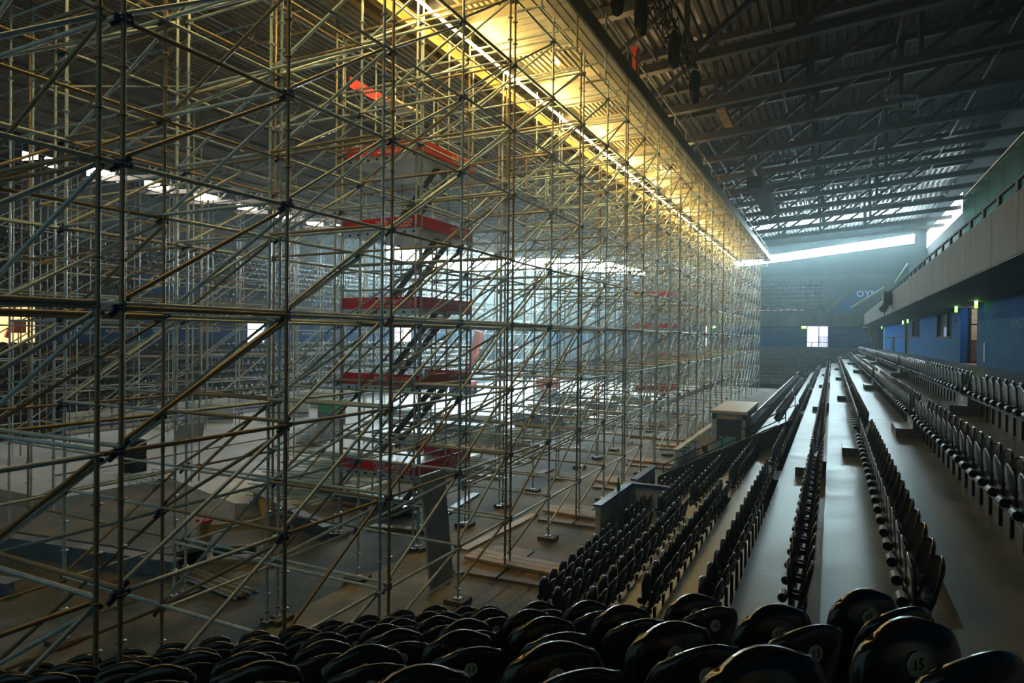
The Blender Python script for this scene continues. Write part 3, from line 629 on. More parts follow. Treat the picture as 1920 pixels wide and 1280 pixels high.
def add_tubes(root, name, lst, limit, rest, r=R_T):
    key = lambda t: ((Vector(t[0]) + Vector(t[1])) / 2)
    inn = [t for t in lst if inview(key(t), 400)]; inn.sort(key=lambda t: proj(key(t))[2])
    for p, q in inn[:limit]: tube_part(name, p, q, root)
    b = MB()
    for p, q in inn[limit:]: b.cur = float(RNG.random()) * .99 + .005; b.tube(p, q, r, 5)
    if b.v: stuff(b.build(rest, 'galv_s', root, True))
def standard_mesh(z0, z1, rings=True):
    b = MB(); b.tube((0, 0, z0), (0, 0, z1), R_T, 8)
    if rings:
        z = .26 - 6 ;
        while z < z1:
            if z > z0 + .1: b.tube((0, 0, z - .006), (0, 0, z + .006), .062, 8, True)
            z += .5
    z = z0 + 1.4
    while z < z1: b.tube((0, 0, z), (0, 0, z + .22), R_T + .004, 8); z += 2.
    return b
sc = thing('scaffold', (-9.2, 20, FL), 'huge galvanised tube scaffold standing along the arena floor left of the seats', 'scaffold')
ZD = 8.4
std_me = {}
for ri, X in enumerate(ROWS):
    top = 9.65 if ri == 0 else (8.3 if ri == 1 else 8.2)
    so = standard_mesh(FL + .12, top).build('standard', 'galv', None, True); std_me[ri] = so.data; bpy.data.objects.remove(so)
jk = MB(); jk.tube((0, 0, .0), (0, 0, .35), .018, 6); jk.box(-.075, .075, -.075, .075, -.0, .012); jk.tube((0, 0, .16), (0, 0, .19), .05, 6, True); jo = jk.build('base_jack', 'galv'); jk_me = jo.data; bpy.data.objects.remove(jo)
for ri, X in enumerate(ROWS):
    for y, kind in ystd:
        o = bpy.data.objects.new('standard', std_me[ri]); COL.objects.link(o); o.parent = sc; o.location = Vector((X, y, 0)) - Vector(WO[sc.name])
        if y < 40:
            j = bpy.data.objects.new('base_jack', jk_me); COL.objects.link(j); j.parent = o; j.location = (0, 0, FL + .1)
led, dia, tra, tdi, nod = [], [], [], [], []
for ri, X in enumerate(ROWS):
    for (a, b_) in bays:
        for l, z in enumerate(ZL):
            jx = .03 * random.choice((-1, 1))
            led.append(((X + jx, a, z), (X + jx, b_, z)))
            if l < len(ZL) - 1 and (ri < 2 or l % 2 == 0): dia.append(((X - .05, a, z + .06), (X - .05, b_, ZL[l + 1] - .06)))
        if ri == 0 and a < 60: dia.append(((X - .05, a, FL + .3), (X - .05, b_, ZL[0] - .06)))
    for (y, kind) in ystd:
        for l, z in enumerate(ZL):
            if kind != 'a' : nod.append((X, y, z))
            if ri < 2:
                X2 = ROWS[ri + 1]; tra.append(((X2, y, z + .05), (X, y, z + .05)))
                if l < len(ZL) - 1 and kind != 'b' and (ri == 0 or l % 2): tdi.append(((X2, y + .05, z + .06), (X, y + .05, ZL[l + 1] - .06)))
# short ledgers between the doubled standards, second ledgers at eye level, guard rails above the roof edge
for ri, X in enumerate(ROWS):
    for i in range(len(ystd) - 1):
        if ystd[i][1] == 'a':
            for z in ZL[::2]: led.append(((X, ystd[i][0], z), (X, ystd[i + 1][0], z)))
for (a, b_) in bays:
    for z in (9.3, 8.8): led.append(((-6.0, a, z), (-6.0, b_, z)))
    led.append(((-6.66, a, 8.2), (-6.66, b_, 8.2))); led.append(((-6.66, a, .30), (-6.66, b_, .30))); led.append(((-9.2, a, .21), (-9.2, b_, .21)))
for (y, k_) in ystd:
    if k_ != 'a': led.append(((-6.0, y, 7.4), (-6.0, y, 9.4))); led.append(((-9.2, y, 8.0), (-5.95, y, 8.0))); led.append(((-6.7, y, 7.5), (-5.95, y, 7.5)))
add_tubes(sc, 'ledger', led, 298, 'distant_ledgers'); add_tubes(sc, 'diagonal_brace', dia, 298, 'distant_braces')
add_tubes(sc, 'transom', tra, 298, 'distant_transoms'); add_tubes(sc, 'cross_brace', tdi, 298, 'distant_cross_braces')
cb = MB(); cb.box(-.04, .04, -.04, .04, -.035, .035); cb.bar((0, -.1, 0), (0, .1, 0), .035, .06); cb.bar((-.1, 0, .03), (.02, 0, .03), .035, .06); cb.bar((-.04, .03, .03), (-.04, .11, .09), .03, .05); cb.bar((-.04, -.03, -.03), (-.04, -.11, -.09), .03, .05); cb.tube((.045, 0, -.05), (.045, 0, .07), .014, 6, True)
cbo = cb.build('coupler', 'coupler'); cb_me = cbo.data; bpy.data.objects.remove(cbo)
nod = [n for n in nod if inview(n, 200)]; nod.sort(key=lambda n: proj(n)[2])
for n in nod[:298]:
    o = bpy.data.objects.new('coupler', cb_me); COL.objects.link(o); o.parent = sc; o.location = Vector(n) - Vector(WO[sc.name])
b = MB()
for n in nod[298:]: b.box(n[0] - .07, n[0] + .07, n[1] - .1, n[1] + .1, n[2] - .06, n[2] + .06)
stuff(b.build('distant_couplers', 'coupler', sc))
# far scaffold line that carries the other edge of the temporary roof
fs = thing('far_scaffold', (-32, 40, FL), 'second tube scaffold line on the far side of the ice floor', 'scaffold')
tf, lf_, df_ = [], [], []
for X in (-20.5, -31.2, -33.6):
    yy = [13 + 2.3 * i for i in range(27)] if X < -25 else [6.5 + PER * i for i in range(1, 15)]
    for y in yy: tf.append(((X, y, FL), (X, y, 8.2))); tf.append(((X, y + .3, FL), (X, y + .3, 8.2)))
    for a, b_ in zip(yy[:-1], yy[1:]):
        for l, z in enumerate(ZL):
            if X < -25 or l in (0, 1, 4, 7): lf_.append(((X, a, z), (X, b_, z)))
            if l < 8 and X < -25: df_.append(((X, a, z), (X, b_, z + 1.5)))
    if X > -33 and X < -25:
        for y in yy:
            for z in ZL: lf_.append(((X, y, z), (X - 2.4, y, z)))
add_tubes(fs, 'standard', tf, 60, 'distant_standards', .035); add_tubes(fs, 'ledger', lf_, 60, 'distant_ledgers', .03); add_tubes(fs, 'diagonal_brace', df_, 60, 'distant_braces', .03)

# temporary roof deck
dk = thing('scaffold_roof_edge', (-7.5, 15, ZD), 'lamp lit edge deck of the scaffold roof with boards and ribbed sheets', 'deck')
for i in range(-3, 13):
    y0 = 15.2 + PER * i
    for j in range(7):
        b = MB(); yy = y0 + .315 * j; b.box(-8.95, -6.75, yy, yy + .30, ZD, ZD + .06); b.build('deck_board', 'liteck', dk)
    for yq in (y0 - .08, y0 + 2.2): b = MB(); b.box(-8.95, -6.75, yq, yq + .06, ZD - .03, ZD + .3); b.build('edge_beam', 'liteck', dk)
    ribs(-8.95, -6.7, .17, .06, lambda x: ZD + .25, y0 + 2.2, y0 + PER).build('ribbed_sheet', 'liteck', dk)
    for j in range(3): b = MB(); xx = -6.7 + .24 * j; b.box(xx, xx + .2, y0, y0 + PER - .03, ZD - .02, ZD + .04); b.build('edge_plank', 'decksheet' if j else 'liteck', dk)
b = MB(); b.box(-5.98, -5.9, 0, 76, ZD - .12, ZD + .35); b.build('edge_fascia', 'truss', dk)
b = MB(); b.box(-8.99, -8.94, 0, 76, ZD - .02, ZD + .28); b.build('inner_edge', 'silver', dk)
rd_ = thing('temporary_roof', (-20, 20, 8.3), 'dark ribbed sheet roof resting on the scaffold over the arena floor', 'roof')
x = -10.6
i = 0
while x > -30:
    ye = 78 if x > -18 else 62
    ribs(x - 1.98, x, .22, .05, lambda x: 8.32, -2, ye).build('ribbed_sheet', 'decksheet', rd_)
    b = MB(); b.box(x - .05, x + .02, -2, ye, 8.2, 8.36); b.build('joist', 'silver' if i < 5 else 'decksheet', rd_); x -= 2.0; i += 1
b = MB(); b.box(-30.6, -20.5, -2, 62, 8.42, 8.5); b.box(-20.5, -10.5, -2, 78, 8.42, 8.5); b.build('top_cover', 'decksheet', rd_)
for i, xx in enumerate((-10.35, -9.9)):
    b = MB(); b.extr([(xx - .1, 7.95), (xx + .1, 7.95), (xx + .1, 8.0), (xx + .03, 8.0), (xx + .03, 8.3), (xx + .1, 8.3), (xx + .1, 8.35), (xx - .1, 8.35), (xx - .1, 8.3), (xx - .03, 8.3), (xx - .03, 8.0), (xx - .1, 8.0)], 1, -2, 78); tag(b.build('timber_beam', 'timber'), ('yellow brown long beam along the dark temporary roof, outer one', 'yellow brown long beam beside the row of lit tubes, inner one')[i], 'beam')
# lattice girders under the temporary roof
for gi, gy in enumerate([3 + 4.61 * i for i in range(13)]):
    t = thing('lattice_girder', (-21, gy, 7.6), f'slim lattice girder under the dark temporary roof, {ORD(gi + 1)} from the camera', 'girder', 'lattice girders of the temporary roof')
    for nm, z in (('bottom_chord', 7.55), ('top_chord', 8.1)): b = MB(); b.tube((-11.75, gy, z), (-31.2, gy, z), .026, 6); b.build(nm, 'galv', t)
    b = MB()
    for i in range(19): xx = -11.9 - i; b.tube((xx, gy, 7.55), (xx - .5, gy, 8.1), .016, 5); b.tube((xx - .5, gy, 8.1), (xx - 1, gy, 7.55), .016, 5)
    b.build('lattice', 'galv', t)
# row of lit tubes
yy = 3.; i = 0
while yy < 70:
    i += 1
    t = thing('tube_lamp', (-8.95, yy, 8.0), f'warm lit tube lamp hung along the scaffold roof gap, {ORD(i)} from the near end', 'lamp', 'row of lit tube lamps')
    b = MB(); b.tube((-8.95, yy, 7.98), (-8.95, yy + 1.5, 7.99), .028, 8, True); b.build('lit_tube', 'lamp', t)
    b = MB(); b.box(-8.965, -8.935, yy, yy + 1.5, 8.03, 8.06); b.build('batten', 'silver', t); yy += 1.56
# ducts and plastic scraps lying over the gap
for i, y in enumerate((14.6, 19.4, 24., 28.6, 33.2)):
    b = MB(); b.tube((-9.75, y, 8.75), (-8.7, y + .5, 8.95), .2, 12, True); tag(b.build('duct_elbow', 'silver', None, True), f'short silver duct piece above the lit gap, {ORD(i + 1)} from the near end', 'duct', 'duct pieces above the lit gap')

# ------------------------------------------------------------------ stair towers with red boards
def stair_tower(x0, x1, y0, y1, levels, lab, words=True, kickers=True):
    t = thing('stair_tower', ((x0 + x1) / 2, (y0 + y1) / 2, FL), lab, 'stair tower')
    for x in (x0, x1):
        for y in (y0, y1, (y0 + y1) / 2): tube_part('standard', (x, y, FL), (x, y, 8.2), t)
    for i, z in enumerate(levels):      # z = top of the boards
        if z > 7:
            e = MB(); e.box(x0 - .03, x0, y0 + .2, y1, z - .3, z); e.build('toe_board', 'red', t); e = MB(); e.box(x0, x0 + .65, y0 + 1.4, y1, z - .36, z - .30); e.build('landing', 'liteck', t); continue
        d = MB(); d.box(x0, x1, y0, y1, z - .38, z - .30); dd = d.build('landing', 'wpanel', t)
        e = MB(); e.box(x0, x1, y0 - .03, y0 - .005, z - .47, z - .31); e.build('perforated_edge', 'silver', dd)
        e = MB()
        for k in range(8): e.box(x0 + .2 + k * .3, x0 + .28 + k * .3, y0 - .035, y0 - .03, z - .42, z - .37)
        e.build('slots', 'black', dd)
        for nm, q in (('toe_board', (x0, x1, y0 - .06, y0 - .03, z - .3, z)), ('toe_board', (x1, x1 + .03, y0 - .03, y1, z - .3, z)), ('toe_board', (x0 + .9, x1, y1, y1 + .03, z - .3, z))):
            e = MB(); e.box(*q); tb_ = e.build(nm, 'red', t)
            if words and q[1] - q[0] > 1.9:
                lettering('roth gerüste', .24, 'white', t, (x0 + 1.72, y0 - .064, z - .11), (1, 0, 0)); lettering('wenn Schönes entsteht', .12, 'white', t, (x0 + 1.72, y0 - .064, z - .235), (1, 0, 0))
            elif words and q[3] - q[2] > 1.9:
                lettering('roth gerüste', .22, 'white', t, (x1 + .034, y1 - .65, z - .11), (0, 1, 0)); lettering('wenn Schönes entsteht', .11, 'white', t, (x1 + .034, y1 - .65, z - .22), (0, 1, 0))
        for zz in (.5, 1.0):
            tube_part('guard_rail', (x0, y0, z + zz - .3), (x1, y0, z + zz - .3), t); tube_part('guard_rail', (x1, y0, z + zz - .3), (x1, y1, z + zz - .3), t)
        if i + 1 < len(levels) or True:
            zl = z - 2.4; ya = y1 - .5
            for yo in (0, -.65):
                b = MB(); b.bar((x0 + .2, ya + yo, zl + .05), (x1 - .45, ya + yo, z - .35), .05, .16); b.build('stringer', 'truss', t)
            for k in range(8):
                f = (k + .5) / 8; b = MB(); b.box(x0 + .2 + f * (x1 - x0 - .65) - .1, x0 + .2 + f * (x1 - x0 - .65) + .1, ya - .62, ya - .02, zl + .05 + f * 2.0 - .02, zl + .05 + f * 2.0 + .02); b.build('step', 'silver', t)
    return t
stair_tower(-12., -9.5, 13.85, 16.5, [-3.3, -1.02, 1.0, 3.08, 5.05, 7.12], 'near scaffold stair tower with red toe boards lettered in white')
stair_tower(-12.4, -9.9, 44.3, 47.2, [-3.3, -1.1, 1.0, 3.2], 'far scaffold stair tower with plain red toe boards', False)

# ------------------------------------------------------------------ on the arena floor
i = 0
for ri, X in enumerate(ROWS):
    for y, kd in ystd:
        if kd == 'a' or y > 38 or not inview((X, y, FL), 30): continue
        i += 1; b = MB(); a = .22; b.box(X - a, X + a, y - .2, y + .2, FL + .0, FL + .1)
        tag(b.build('sole_block', 'block'), f'dark timber sole block under a scaffold post, {ORD(len([1 for q in ystd if q[1] != "a" and 1 < q[0] <= y]))} post of the {("front", "middle", "rear")[ri]} row', 'block', 'timber sole blocks under the posts')
def plank(x, y, l, wd, ang, z=0., th=.05, m='plank', lab='', name='timber_plank', cat='plank', grp=None):
    c, s = math.cos(ang), math.sin(ang); b = MB(); b.bar((x - c * l / 2, y - s * l / 2, FL + z + th / 2), (x + c * l / 2, y + s * l / 2, FL + z + th / 2), wd, th); return tag(b.build(name, m), lab, cat, grp)
for i, (x, y) in enumerate(((-6.55, 13.55), (-6.55, 18.2), (-6.5, 22.9), (-6.6, 27.4), (-6.6, 32.))):
    for j, (dx, dy, m) in enumerate(((-.55, -.55, 'ply'), (.55, -.5, 'ply'), (-.5, .6, 'ply'), (.6, .65, 'ply'))):
        plank(x + dx, y + dy, 1.05, .9, .05, 0, .06, m, f'brown plywood sheet on the floor at the {ORD(i + 1)} doubled front post, {("near left", "near right", "far left", "far right")[j]} of four', 'plywood_sheet', 'sheet', 'plywood sheets under the front posts')
    for j in range(3): plank(x, y - .22 + .23 * j, 2.4, .21, -.02, .07, .07, 'plank', f'pale timber plank across plywood at the {ORD(i + 1)} doubled front post, {("near", "middle", "far")[j]} one of three', grp='pale planks under the front posts')
pls = sorted([(-8 - RNG.random() * 8, 14 + RNG.random() * 34) for i in range(30)], key=lambda q: proj((q[0], q[1], FL))[2])
for i, (x, y) in enumerate(pls):
    plank(x, y, 1.5 + RNG.random() * 2.5, .25, RNG.random() * .3 + (0 if i % 3 else 1.5), .0 + .02 * (i % 3), .05, ('plank', 'timber', 'ply', 'ibeam')[i % 4], f'loose {("pale", "yellow", "brown", "grey")[i % 4]} plank on the floor among the posts, {ORD(i + 1)} going away from the camera', grp='loose planks on the arena floor')
# corrugated panel standing on edge
cp = thing('corrugated_panel', (-7.6, 11.7, FL), 'grey corrugated metal panel standing upright between the scaffold rows', 'panel')
b = MB(); n = 18; vs = []
for j, (xx, yb, zz) in enumerate(((-7.45, 0, FL + .02), (-7.62, -.15, -2.95))):
    for i in range(n * 2 + 1): vs.append((xx + (.02 if i % 2 else -.02), 11.35 + yb + .93 * i / (2 * n), zz))
m_ = n * 2 + 1; b.add(vs, [(i, i + 1, i + 1 + m_, i + m_) for i in range(m_ - 1)]); b.build('sheet', 'cpanel', cp)
b = MB(); b.bar((-7.63, 11.2, -2.94), (-7.63, 12.13, -2.94), .03, .03); b.build('edge_strip', 'silver', cp)
# steel platform of I-beams
def ibeam(p, q, h, wd, lab, m='ibeam'):
    p, q = Vector(p), Vector(q); t = thing('steel_beam', p, lab, 'beam', None)
    for nm, dz, hh, ww in (('top_flange', h - .015, .03, wd), ('web', h / 2, h - .06, .025), ('bottom_flange', .015, .03, wd)):
        b = MB(); b.bar(p + Vector((0, 0, dz)), q + Vector((0, 0, dz)), ww, hh); b.build(nm, m, t)
ibeam((-20.5, 8.2, FL), (-12.6, 9.35, FL), .45, .3, 'long grey steel beam at the lower left edge of the raised platform')
ibeam((-16.5, 14.9, FL), (-11.6, 12.9, FL), .4, .3, 'grey steel beam lying beyond the timber frame')
ibeam((-21, 6.2, FL), (-14.6, 7.2, FL), .35, .3, 'grey steel beam in the dark lower left corner')
ibeam((-15.5, 16.6, FL), (-11.2, 16.2, FL), .35, .3, 'grey steel beam between scaffold rows near the stair tower')
b = MB(); b.prism([(-20.6, 8.45), (-13.1, 9.5), (-12.9, 10.3), (-15.4, 13.2), (-20, 14.5)], FL + .36, FL + .46); pf = thing('raised_platform', (-16.5, 11, FL), 'low grey concrete platform on beams left of the timber frame', 'platform')
b.build('platform_slab', 'floor', pf); b = MB(); b.bar((-12.95, 10.3, FL + .23), (-15.3, 13.1, FL + .23), .06, .4); b.build('timber_skirt', 'ply', pf); b = MB(); b.bar((-15.4, 13.2, FL + .2), (-20, 14.5, FL + .2), .06, .36); b.build('timber_skirt', 'ply', pf)
# timber A-frame box
wf = thing('formwork_trestle', (-13.2, 11.2, FL), 'upright frame of yellow formwork boards with a red marked post', 'frame')
for nm, q, m in (('red_marked_post', ((-13.25, 10.5, FL), (-13.25, 10.5, FL + .9), .3, .12), 'plank'), ('tall_post', ((-11.9, 11.25, FL), (-11.9, 11.25, FL + 1.05), .34, .08), 'plank'), ('cross_board', ((-13.2, 10.55, FL + .72), (-11.95, 11.3, FL + .85), .1, .2), 'timber'), ('base_board', ((-13.1, 10.45, FL + .06), (-11.8, 11.2, FL + .06), .4, .1), 'plank'), ('slanted_board', ((-12.6, 11.7, FL + 1.25), (-11.7, 11.3, FL + .1), .3, .05), 'timber')):
    b = MB(); b.bar(*q); o = b.build(nm, m, wf)
    if nm == 'red_marked_post':
        b = MB(); b.box(-13.42, -13.08, 10.4, 10.6, FL + .9, FL + .96); b.build('red_cap', 'red', o); lettering('8', .36, 'orange', o, (-13.2, 10.41, FL + .5), (.9, .44, 0), name='red_mark')
tr = MB(); tr.tube((-12.95, 10.55, FL + .22), (-12.1, 11., FL + .3), .1, 10, True); tag(tr.build('rolled_tarp', 'tarp', None, True), 'rolled dark green tarpaulin lying in the timber frame', 'tarpaulin')
# bundle of tubes in the foreground
for i in range(11):
    b = MB(); o_ = .07 * i; b.tube((-13.3 + o_ * .2, 9.5 + o_ * .6, FL + .06), (-10.6 + o_ * .2, 9.15 + o_ * .6, FL + .06 + .02 * (i % 3)), R_T, 7, True)
    tag(b.build('loose_tube', 'galv', None, True), f'loose galvanised tube of the bundle beside the timber frame, {ORD(i + 1)} from the front', 'tube', 'bundle of loose tubes')
# heaps of tubes on the ice floor
def heap(name, x, y, n, l, lab, ang=0., spread=1.2):
    b = MB()
    for i in range(n):
        a = ang + (RNG.random() - .5) * .25; c, s = math.cos(a), math.sin(a); px, py = x + (RNG.random() - .5) * spread, y + (RNG.random() - .5) * spread; z = FL + .05 + RNG.random() * .55
        b.cur = float(RNG.random()) * .45 + .01; b.tube((px - c * l / 2, py - s * l / 2, z), (px + c * l / 2, py + s * l / 2, z + (RNG.random() - .5) * .1), R_T, 5)
    stuff(tag(b.build(name, 'galv_s', None, True), lab, 'tubes'))
for i, (x, y, a, n) in enumerate(((-16, 16.5, .2, 40), (-17, 20, .1, 50), (-14.5, 22, .5, 40), (-18, 26, 0, 60), (-15, 29, .2, 60), (-19, 33, .1, 60), (-15, 36, .3, 60), (-17, 42, 0, 70), (-20, 50, .2, 70), (-24, 34, .2, 50))):
    heap('tube_heap', x, y, n, 3.0, f'heap of loose scaffold tubes on the floor, {ORD(i + 1)} heap going away from the camera', a, 1.8)
for i, (x, y) in enumerate(((-15.3, 45.), (-15.5, 35), (-17.5, 29.5), (-16, 40), (-14.2, 50))):
    b = MB(); b.box(x - 1.4, x + 1.4, y - .5, y + .5, FL + .15, FL + .75); b.box(x - 1.3, x - 1.1, y - .5, y + .5, FL, FL + .15); b.box(x + 1.1, x + 1.3, y - .5, y + .5, FL, FL + .15)
    tag(b.build('steel_pallet', 'ibeam'), f'dark stacked pallet of scaffold parts on the floor, {ORD(i + 1)} from the camera side', 'pallet', 'dark pallets of parts')
# front of the stands: rink boards
def board_run(x, y0, y1, lab, capm='steelblue', glassy=False):
    t = thing('rink_board', (x, (y0 + y1) / 2, FL), lab, 'boards'); n = max(1, round((y1 - y0) / 1.2))
    for i in range(n):
        a, b_ = y0 + (y1 - y0) * i / n, y0 + (y1 - y0) * (i + 1) / n
        b = MB(); b.box(x - .04, x + .04, a + .01, b_ - .01, FL, FL + (.75 if glassy else 1.05)); b.build('panel', 'wpanel', t)
        if glassy: b = MB(); b.box(x - .01, x + .01, a + .02, b_ - .02, FL + .75, FL + 1.15); b.build('glass_pane', 'glassb', t)
        b = MB(); b.box(x + .04, x + .10, a, a + .06, FL, FL + 1.05); b.build('post', 'silver', t)
    b = MB(); b.box(x - .1, x + .12, y0, y1, FL + (1.15 if glassy else 1.05), FL + (1.2 if glassy else 1.1)); b.build('cap_rail', capm, t)
board_run(-5.3, 15.7, 18.6, 'white board with a blue cap rail in front of the lowest seats')
board_run(-5.3, 19.1, 21.6, 'second white board with blue cap rail by the stairway mouth')
board_run(-5.2, 24.4, 41., 'long white glazed boards with a silver cap beyond the stairway', 'silver', True)
rb = thing('rink_board_return', (-4.9, 18.7, FL), 'short blue capped board turning in to the stand behind the seats', 'boards')
b = MB(); b.box(-5.3, -4.1, 18.6, 18.68, FL, FL + 1.0); b.build('panel', 'wpanel', rb); b = MB(); b.box(-5.3, -4.1, 18.55, 18.73, FL + 1.0, FL + 1.1); b.build('cap_rail', 'steelblue', rb)
bt = thing('green_bottle', (-5.3, 17.55, FL + 1.1), 'green plastic bottle standing on the blue capped board', 'bottle')
b = MB(); b.tube((-5.3, 17.55, FL + 1.1), (-5.3, 17.55, FL + 1.32), .05, 10, True); b.tube((-5.3, 17.55, FL + 1.32), (-5.3, 17.55, FL + 1.42), .03, 10, True); b.build('body', 'green', bt); b = MB(); b.tube((-5.3, 17.55, FL + 1.42), (-5.3, 17.55, FL + 1.46), .025, 8, True); b.build('cap', 'white', bt)
cbn = thing('officials_cabin', (-4, 30, FL), 'white cabin with sloped glazed front behind the boards', 'cabin')
b = MB(); b.box(-4.55, -3.1, 28.1, 32.9, -3.12, -3.0); b.build('roof', 'wpanel', cbn); b = MB(); b.box(-4.5, -3.15, 28.2, 28.3, FL, -4.3); b.box(-4.5, -4.3, 28.2, 28.3, -4.3, -3.1); b.box(-3.3, -3.15, 28.2, 28.3, -4.3, -3.1); b.box(-4.5, -3.15, 28.2, 28.3, -3.35, -3.1); b.build('front_wall', 'wpanel', cbn)
b = MB(); b.box(-4.3, -3.3, 28.24, 28.26, -4.3, -3.35); b.build('window_pane', 'glassb', cbn); b = MB(); b.box(-4.5, -4.42, 28.3, 32.9, FL, -3.1); b.build('side_wall', 'wpanel', cbn); b = MB(); b.box(-3.25, -3.15, 28.3, 32.9, FL, -3.1); b.build('rear_wall', 'ibeam', cbn)
b = MB(); b.box(-4.1, -3.55, 28.19, 28.2, -3.28, -3.2); b.build('yellow_sticker', 'yellow', cbn)
b = MB(); b.box(-4.6, -3.2, 30., 30.1, FL, -3.3); b.build('inner_panel', 'riser', cbn)
for i, (x0, x1, m, lab) in enumerate(((-4.95, -4.3, 'ibeam', 'grey banner with a shield emblem leaning beside the cabin'), (-4.1, -3.45, 'steelblue', 'light blue sheet leaning in front of the cabin'))):
    t = thing('display_board', ((x0 + x1) / 2, 27.6, FL), lab, 'panel'); b = MB(); b.add([(x0, 27.3, FL), (x1, 27.3, FL), (x1, 27.6, FL + 1.35), (x0, 27.6, FL + 1.35), (x0, 27.34, FL), (x1, 27.34, FL), (x1, 27.64, FL + 1.35), (x0, 27.64, FL + 1.35)], [(0, 1, 2, 3), (7, 6, 5, 4), (0, 4, 5, 1), (1, 5, 6, 2), (2, 6, 7, 3), (3, 7, 4, 0)])
    b.build('sheet', M['wpanel'] if i == 0 else mat('cyan_sheet', (.08, .38, .62), .5), t)
    if i == 0: b = MB(); b.extr([(x0 + .2, FL + .95), (x0 + .2, FL + .75), (x0 + .32, FL + .62), (x0 + .44, FL + .75), (x0 + .44, FL + .95)], 1, 27.37, 27.4); b.build('shield_emblem', 'steelblue', t)
    else: b = MB(); b.box(x0 + .1, x1 - .1, 27.36, 27.38, FL + .2, FL + .3); b.build('tape_strip', 'white', t)
sl = thing('slatted_parapet', (-3, 48, FL), 'dark parapet with a white slatted top rail below the far seats', 'railing')
b = MB(); b.box(-3.1, -2.98, YV1, 72, FL, -3.62); b.build('wall', 'riser', sl); b = MB(); b.box(-3.06, -3.0, YV1, 72, -3.32, -3.26); b.build('top_rail', 'silver', sl)
for i in range(60): y = YV1 + .72 * i; b = MB(); b.box(-3.06, -3.02, y, y + .34, -3.6, -3.34); b.build('slat', 'silver', sl)
handrail('vomitory_rail', [(-3.0, YV1 - .1, -4.0), (-1.3, YV1 - .1, -3.1)], 'short black handrail on the far side of the stairway', .9)
b = MB(); b.box(-2.2, -1.9, 25, 25.3, -4.1, -3.6); tag(b.build('red_cup', 'orange'), 'small red object on the stairway wall', 'cup')
b = MB(); b.box(-3.2, -1., YV0 + .06, YV1, FL, -4.35); b.box(-5.2, -3.2, YV0 + .06, YV0 + 1.1, FL, -4.9); struct(b.build('floor_vomitory', 'riser'))
# far side objects
lb_ = thing('opposite_board', (-36, 40, FL), 'white rink boards along the opposite stand', 'boards')
for i in range(20): b = MB(); y = 20 + 2.6 * i; b.box(-36.1, -36, y, y + 2.5, FL, FL + 1.1); b.build('panel', 'wpanel', lb_)
b = MB(); b.box(-36.15, -35.95, 20, 72, FL + .18, FL + .3); b.build('kick_strip', 'steelblue', lb_)
for i, (x, y) in enumerate(((-33.5, 27.), (-31.8, 31.5), (-34, 36.5))):
    t = thing('board_element', (x, y, FL), f'white board element with blue post standing on the ice floor, {ORD(i + 1)} from the left', 'boards', 'board elements on the ice floor')
    b = MB(); b.bar((x - 1.2, y - .6, FL + .55), (x + 1.2, y + .6, FL + .55), .1, 1.1); b.build('panel', 'wpanel', t); b = MB(); b.bar((x - 1.25, y - .6, FL), (x - 1.25, y - .6, FL + 1.2), .16, .16); b.build('post', mat('mid_blue', (.05, .2, .6), .5), t); b = MB(); b.bar((x - 1.2, y - .66, FL + .22), (x + 1.2, y + .54, FL + .22), .02, .1); b.build('stripe', 'steelblue', t)
gb = thing('green_container', (-26, 29, FL), 'green plastic container among the wire crates', 'container'); b = MB(); b.box(-26.6, -25.4, 28.6, 29.6, FL + .9, FL + 1.5); b.build('tub', 'green', gb); b = MB(); b.box(-26.7, -25.3, 28.5, 29.7, FL + 1.5, FL + 1.58); b.build('rim', 'green', gb); b = MB(); b.box(-26.6, -25.4, 28.6, 29.6, FL + .1, FL + .9); b.build('crate_base', 'ibeam', gb)
for i, (x, y) in enumerate(((-23.5, 25.5), (-24.5, 27.), (-22.5, 23.8), (-19.6, 13.6))):
    t = thing('wire_crate', (x, y, FL), ('wire mesh crate loaded with steel parts below the green container', 'wire mesh crate beside the green container', 'wire mesh crate nearest the stair tower', 'wire mesh crate at the left behind thick posts')[i], 'crate')
    for yy_ in (y - .4, y + .4):
        b = MB()
        for j in range(13): b.bar((x - .6 + .1 * j, yy_, FL + .12), (x - .6 + .1 * j, yy_, FL + .85), .012, .012)
        for j in range(7): b.bar((x - .6, yy_, FL + .15 + .115 * j), (x + .6, yy_, FL + .15 + .115 * j), .012, .012)
        b.build('mesh_side', 'galv', t)
    b = MB(); b.box(x - .62, x + .62, y - .42, y + .42, FL + .08, FL + .14); b.build('base', 'ibeam', t)
    b = MB()
    for j in range(6): b.bar((x - .55, y - .3 + .1 * j, FL + .2 + .08 * (j % 4)), (x + .55, y - .28 + .1 * j, FL + .25 + .08 * (j % 4)), .07, .06)
    b.build('steel_load', 'silver', t)
bs = thing('black_loudspeaker', (-24., 15.9, FL), 'black loudspeaker stack standing on the ice floor', 'loudspeaker')
for i in range(2): b = MB(); b.box(-24.3, -23.7, 15.6, 16.2, FL + .62 * i, FL + .6 + .62 * i); o = b.build('cabinet', 'black', bs); b = MB(); b.tube((-23.69, 15.9, FL + .3 + .62 * i), (-23.66, 15.9, FL + .3 + .62 * i), .2, 12, True); b.build('driver', 'frame', o)
bl = thing('boom_lift', (-30, 52, FL), 'red boom lift with raised arm beyond the stair tower', 'lift')
b = MB(); b.box(-31.4, -29.6, 51, 52.6, FL + .35, FL + 1.2); b.build('chassis', 'pink', bl)
for dx in (-.7, .7):
    for dy in (.1, 1.3): b = MB(); b.tube((-30.5 + dx, 51 + dy - .15, FL + .4), (-30.5 + dx, 51 + dy + .15, FL + .4), .4, 12, True); b.build('wheel', 'black', bl)
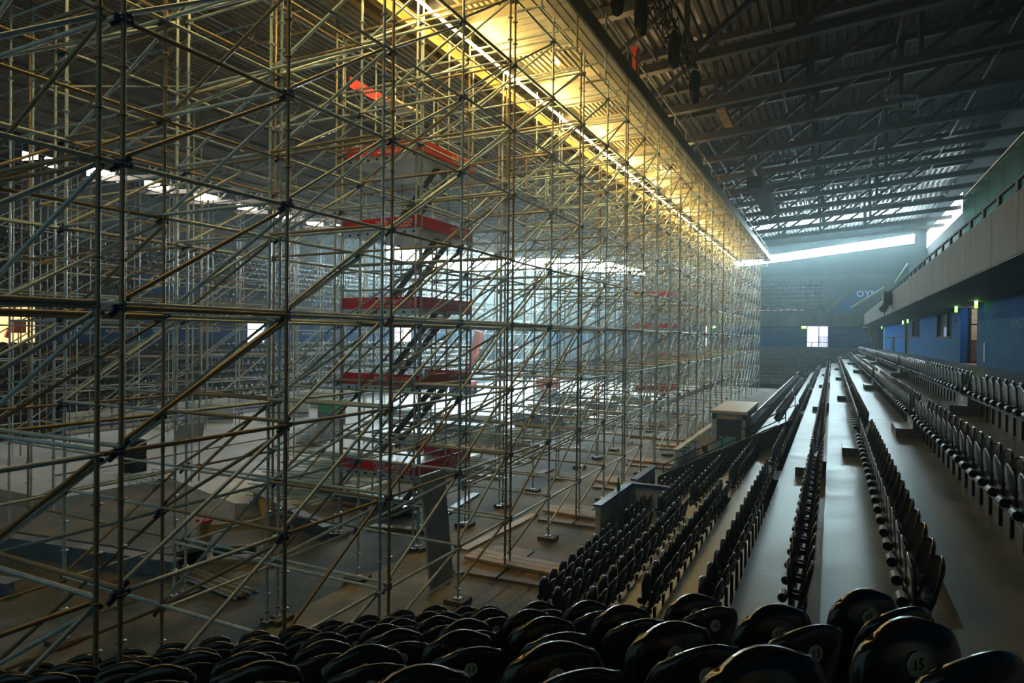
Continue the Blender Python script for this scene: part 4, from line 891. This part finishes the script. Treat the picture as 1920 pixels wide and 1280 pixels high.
b = MB(); b.bar((-31., 51.8, FL + 1.2), (-29.6, 51.8, -2.4), .35, .4); b.build('lower_arm', 'pink', bl); b = MB(); b.bar((-29.6, 51.8, -2.4), (-28.9, 51.8, .45), .5, .6); b.build('upper_arm', 'orange', bl)
ov = thing('orange_bin', (-23.5, 55.5, FL), 'orange bin with white sheet behind the scaffold', 'bin'); b = MB(); b.box(-24.6, -22.6, 55, 56, FL + .5, FL + 1.5); b.build('tub', 'orange', ov); b = MB(); b.box(-24.7, -22.5, 54.9, 55.1, FL, FL + .5); b.build('sheet', 'wpanel', ov)
b = MB(); b.extr([(20.6, FL), (22.1, FL), (22.3, FL + .9), (20.9, FL + .9)], 0, -28.2, -28.1); tag(b.build('leaning_board', 'ibeam'), 'grey board leaning on the ice floor at the far left', 'board')
# extra post group at the far left
lg = thing('left_scaffold_bay', (-18.5, 9, FL), 'group of four close scaffold posts at the left picture edge', 'scaffold')
for dx, dy in ((0, 0), (.25, .3), (-.1, .55), (.15, .95)): 
    o = bpy.data.objects.new('standard', std_me[2]); COL.objects.link(o); o.parent = lg; o.location = Vector((-18.3 + dx, 8.9 + dy, .45)) - Vector(WO[lg.name])
for l, z in enumerate(ZL):
    tube_part('ledger', (-18.3, 8.9, z), (-11.75, 8.9, z), lg); tube_part('ledger', (-18.2, 9.5, z), (-18.2, 15.9, z), lg)
    if l < 8: tube_part('diagonal_brace', (-18.3, 9.3, z), (-11.8, 9.2, z + 1.5), lg); tube_part('diagonal_brace', (-18.2, 9.5, z), (-18.2, 13.8, z + 1.5), lg)

# oil stains on the treads, mortar
# ------------------------------------------------------------------ haze
if HAZE:
    b = MB(); b.extr([(3, FL + .02), (90.5, FL + .02), (90.5, 14.2), (62, 9.6), (3, 7.4)], 0, -51.5, 9.6)
    m = bpy.data.materials.new('dusty_air'); m.use_nodes = True; N = m.node_tree.nodes; N.clear(); o = N.new('ShaderNodeOutputMaterial'); v = N.new('ShaderNodeVolumeScatter')
    v.inputs['Color'].default_value = (.75, .95, 1, 1); v.inputs['Density'].default_value = HAZE; v.inputs['Anisotropy'].default_value = .8
    m.node_tree.links.new(v.outputs[0], o.inputs['Volume']); hz = b.build('haze', m); hz['kind'] = 'stuff'; tag(hz, 'dusty hazy air lit by the far windows', 'haze')

# ------------------------------------------------------------------ lift everything so that the floor is z = 0
for o in S.objects:
    if o.parent is None and o.type != 'CAMERA': o.location.z += EYE
